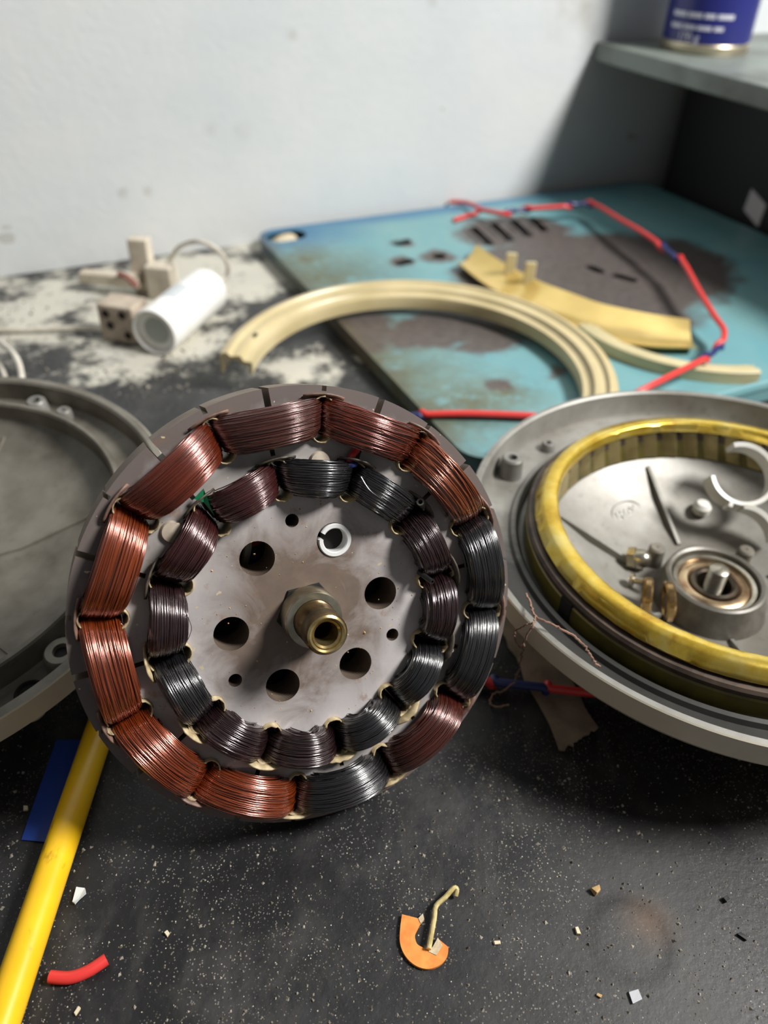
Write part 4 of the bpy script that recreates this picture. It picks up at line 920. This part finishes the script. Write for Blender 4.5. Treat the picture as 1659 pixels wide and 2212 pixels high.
sheet_thing('blue_tape', ((47, 1816), (150, 1826), (215, 1600), (122, 1600)), Mat('blue_vinyl', S((30, 62, 142)), 0.35).m, 0.00025, 'strip of blue vinyl tape stuck on the bench beside the yellow rod', 'tape', 0.0002, 0, 8, 0.0003)
m = worn('brown_card', S((150, 132, 112)), S((120, 104, 88)), 90, 0.9)
sheet_thing('cardboard_strip', ((1050, 1300), (1210, 1625), (1288, 1578), (1145, 1310)), m, 0.0010, 'torn brown cardboard strip lying under the grey cover rim', 'cardboard', 0.0003, 0.0004, 14, 0.0005)
# red sleeving offcut
rs_ = catpts([at(108, 2110, 0.0018), at(150, 2112, 0.0018), at(190, 2098, 0.0018), at(230, 2072, 0.0018)], 6); o_ = rs_[0].copy()
rp = MB().tube([p - o_ for p in rs_], 0.00175, 14).obj('red_sleeve_offcut', M_RED); rp.location = o_; tag(rp, 'short red plastic wire offcut on the dusty bench front left', 'offcut')
# orange fibre washer piece
ow = at(930, 2030, 0.0); g = np.random.default_rng(5)
wa = empty('broken_washer', ow, None, 'broken orange fibre washer lying on the bench front', 'washer')
xs = (at(1000, 2030, 0) - at(860, 2030, 0)).normalized(); ys_ = Vector((-xs.y, xs.x, 0))
oc = at(922, 2025, 0) ; pts_o = [(868, 1979), (864, 2010), (864, 2042), (876, 2070), (898, 2090), (925, 2097), (950, 2088), (965, 2070), (968, 2050)]
pts_i = [(912, 1990), (902, 2010), (896, 2025), (900, 2042), (912, 2050), (924, 2053), (935, 2048), (942, 2040), (946, 2032)]
Lo = spline([at(px, py, 0) - ow for px, py in pts_o], 4); Li = spline([at(px, py, 0) - ow for px, py in pts_i], 4)
v = []; n = len(Lo)
for a, b_ in zip(Lo, Li): v += [a + ZV * 0.0003, a + ZV * 0.0013, b_ + ZV * 0.0013, b_ + ZV * 0.0003]
m = Mat('orange_fibre', S((228, 142, 66)), 0.8); m.color(m.ramp(m.noise(300, 4), [(0.35, S((234, 152, 74))), (0.7, S((214, 124, 54)))]))
MB().add(v, [(i * 4 + j, i * 4 + (j + 1) % 4, i * 4 + 4 + (j + 1) % 4, i * 4 + 4 + j) for i in range(n - 1) for j in range(4)] + [(0, 1, 2, 3), (n * 4 - 1, n * 4 - 2, n * 4 - 3, n * 4 - 4)]).obj('washer_body', m.m, wa)
m = worn('torn_fibre', S((206, 192, 164)), S((176, 158, 128)), 500, 0.9)
for P_ in (((903, 1988), (913, 1978), (916, 1990), (908, 1999)), ((925, 2060), (942, 2068), (955, 2046), (945, 2030), (934, 2050))):
    L_ = [at(px, py, 0) - ow for px, py in P_]; k = len(L_)
    MB().add([p + ZV * 0.0015 for p in L_] + [p + ZV * 0.0004 for p in L_], [tuple(range(k)), tuple(reversed(range(k, 2 * k)))] + [(i, k + i, k + (i + 1) % k, (i + 1) % k) for i in range(k)]).obj('torn_edge', m, wa, False)
# bent brass pin
bp_ = [(926, 2050, 0.0024), (938, 1985, 0.0024), (942, 1957, 0.0026), (962, 1938, 0.0030), (980, 1918, 0.0030), (987, 1921, 0.0026), (984, 1935, 0.0016)]
o_ = at(*bp_[0]); pn_ = MB().tube([p - o_ for p in catpts([at(*q) for q in bp_], 3)], [0.00078] * 19, 10).obj('bent_pin', worn('brass_pin', S((222, 206, 150)), S((180, 160, 100)), 300, 0.32, 0.35)); pn_.location = o_
tag(pn_, 'bent brass wire pin lying with its end in the orange washer', 'pin')
# crumbs and chips lying loose
def chip(name, px, py, size, mt, label, cat, rot=0.3, seed=0, flat=0.6):
    size = tuple(q * 0.72 for q in size)
    g = np.random.default_rng(seed + 50); b = MB().box((0, 0, size[2] / 2 + 0.0001), size); v = [Vector(q) + Vector((g.normal(0, size[0] * 0.1), g.normal(0, size[1] * 0.1), abs(g.normal(0, size[2] * 0.12)))) for q in b.v]
    b.v = [tuple(q) for q in v]; o = b.obj(name, mt, None, False, bevel=min(size) * 0.12); o.location = at(px, py, 0); o.rotation_euler = (0, 0, rot); return tag(o, label, cat)
MC1 = worn('tan_crumb', S((196, 164, 112)), S((150, 118, 74)), 400, 0.8); MC2 = worn('pale_crumb', S((218, 206, 178)), S((190, 172, 140)), 400, 0.8); MC3 = Mat('crumpled_foil', S((205, 206, 210)), 0.3, 0.5).m; MC4 = Mat('white_flake', S((206, 210, 208)), 0.5).m
chip('tan_crumb', 1287, 1926, (0.0034, 0.0030, 0.0026), MC1, 'chunky tan crumb right of the bent brass pin', 'crumb', 0.5, 1)
chip('cream_crumb', 1247, 2012, (0.0017, 0.0028, 0.0013), MC2, 'small cream splinter below the tan crumb', 'crumb', 0.2, 2)
chip('foil_scrap', 1371, 2153, (0.0042, 0.0038, 0.0010), MC3, 'square silvery foil scrap at lower right of bench', 'scrap', 0.3, 3)
fl = [(163, 1933), (167, 1921), (185, 1922), (187, 1932), (172, 1945), (163, 1955), (158, 1952)]; o_ = at(172, 1938, 0); L_ = [at(*q, 0) - o_ for q in fl]; k = len(L_)
fo = MB().add([p + ZV * (0.0012 + 0.0004 * (i % 2)) for i, p in enumerate(L_)] + [p + ZV * 0.0003 for p in L_], [tuple(range(k)), tuple(reversed(range(k, 2 * k)))] + [(i, k + i, k + (i + 1) % k, (i + 1) % k) for i in range(k)]).obj('white_flake', MC4, None, False); fo.location = o_
tag(fo, 'angular pale grey flake right of the yellow rod', 'flake')
chip('white_crumb', 57, 1749, (0.0020, 0.0018, 0.0014), MC2, 'white crumb left of the blue tape', 'crumb', 0.2, 4)
chip('white_crumb', 361, 2018, (0.0020, 0.0017, 0.0013), MC2, 'lone white crumb on bare bench above the red offcut', 'crumb', 0.9, 5)
chip('white_crumb', 168, 2185, (0.0014, 0.0024, 0.0010), MC2, 'white crumb below the red offcut', 'crumb', -0.4, 6)
chip('white_crumb', 1073, 2038, (0.0028, 0.0016, 0.0010), MC2, 'pale crumb right of the orange washer', 'crumb', 0.1, 7)
chip('brown_crumb', 1294, 2152, (0.0018, 0.0010, 0.0009), MC1, 'thin brown crumb left of the foil scrap', 'crumb', -0.5, 8)
chip('dark_crumb', 1567, 1946, (0.0022, 0.0020, 0.0018), Mat('black_crumb', S((20, 20, 21)), 0.5).m, 'black crumb near the right edge of the bench', 'crumb', 0.5, 9)
chip('dark_crumb', 1603, 2024, (0.0034, 0.0016, 0.0012), bpy.data.materials['black_crumb'], 'flat black shard below the black crumb at the right edge', 'crumb', -0.7, 10)
# jute thread
tp = [(1137, 1283, 0.052), (1150, 1315, 0.053), (1157, 1332, 0.054), (1200, 1352, 0.053), (1240, 1375, 0.051), (1265, 1398, 0.048), (1280, 1425, 0.044), (1296, 1440, 0.041)]
tp2 = [(1157, 1332, 0.054), (1152, 1348, 0.054), (1138, 1372, 0.050), (1130, 1392, 0.044), (1128, 1410, 0.036), (1122, 1440, 0.024), (1112, 1470, 0.010), (1090, 1490, 0.005), (1066, 1500, 0.003), (1058, 1515, 0.002), (1072, 1528, 0.002), (1100, 1522, 0.003)]
tp3 = [(1152, 1345, 0.054), (1130, 1352, 0.051), (1113, 1366, 0.046), (1113, 1385, 0.041), (1125, 1400, 0.038)]
jt = empty('jute_thread', at(*tp[2]), None, 'thin brown fibre thread hanging over the rim of the gold ring cover', 'thread')
M_JUTE = worn('brown_fibre', S((150, 118, 100)), S((112, 84, 70)), 500, 0.9); j0 = at(*tp[2])
for q, rr in ((tp, 0.00042), (tp2, 0.00035), (tp3, 0.0003)):
    MB().tube([p - j0 + Vector((random.gauss(0, 0.0002), random.gauss(0, 0.0002), 0)) for p in catpts([at(*k) for k in q], 7)], rr, 6).obj('strand', M_JUTE, jt)
# fine grit: uncountable
g = np.random.default_rng(21); gb = MB()
def grain(p, s):
    a = g.uniform(0, 2 * PI); v = []
    for k in range(4): v.append((p.x + s * g.uniform(0.5, 1.1) * math.cos(a + k * PI / 2), p.y + s * g.uniform(0.5, 1.1) * math.sin(a + k * PI / 2), 0.0))
    v.append((p.x + s * 0.2 * g.normal(), p.y + s * 0.2 * g.normal(), s * g.uniform(0.6, 1.2)))
    gb.add(v, [(0, 1, 4), (1, 2, 4), (2, 3, 4), (3, 0, 4)])
cl_ = [(at(g.uniform(0, 1659), g.uniform(1700, 2212)), g.uniform(0.004, 0.022)) for _ in range(40)]
for i in range(9000):
    if i % 2: 
        p = at(g.uniform(-20, 1680), 1560 + 680 * g.uniform(0, 1) ** 0.9, 0)
    else:
        c_, sd_ = cl_[int(g.integers(0, len(cl_)))]; p = c_ + Vector((g.normal(0, sd_), g.normal(0, sd_), 0))
    grain(p, float(np.clip(g.lognormal(math.log(0.00011), 0.8), 0.00005, 0.0009)))
for i in range(170): grain(at(g.uniform(0, 1659), g.uniform(1620, 2212), 0), float(g.uniform(0.00035, 0.0009)))
for i in range(500): grain(at(g.uniform(0, 640), g.uniform(620, 860), 0), float(np.clip(g.lognormal(math.log(0.0007), 0.5), 0.0003, 0.0028)))
m = Mat('grit', S((176, 168, 152)), 0.7); m.color(m.ramp(m.noise(800, 1), [(0.4, S((158, 151, 137))), (0.6, S((84, 78, 68)))]))
tag(gb.obj('bench_grit', m.m, None, False), 'fine pale grit and filings scattered over the black bench', 'grit', None, 'stuff')
# grit on the stator face
gb = MB(); v = []
for i in range(150):
    a = g.uniform(0, 2 * PI); r = math.sqrt(g.uniform(0.0105 ** 2, 0.037 ** 2)) if i % 3 else g.uniform(0.050, 0.068); grain(Vector((r * math.cos(a), r * math.sin(a), 0)), float(np.clip(g.lognormal(math.log(0.00022), 0.5), 0.0001, 0.0008)))
tag(gb.obj('face_grit', MC1, stat, False), None, None, None, 'stuff')

# pale plaster lump seen through the corner hole of the panel
hp = at(617, 507, 0.008); lm = MB(); v = []; g = np.random.default_rng(77)
for i in range(5):
    for j in range(20):
        t = i / 4; a = 2 * PI * j / 20; r = (0.015 * (1 - t)) * (1 + 0.1 * g.normal())
        v.append(Vector((1.1 * r * math.cos(a), 0.75 * r * math.sin(a), 0.0088 * (1 - (1 - t) ** 2) + (0 if i == 0 else g.normal(0, 0.0002)))))
lm.add(v, [(i * 20 + j, i * 20 + (j + 1) % 20, (i + 1) * 20 + (j + 1) % 20, (i + 1) * 20 + j) for i in range(4) for j in range(20)])
lo_ = lm.obj('plaster_lump', MC2); lo_.location = (hp.x, hp.y, 0.0001); lo_.rotation_euler = (0, 0, YAW)
tag(lo_, 'pale plaster lump showing through the corner hole of the teal panel', 'plaster')
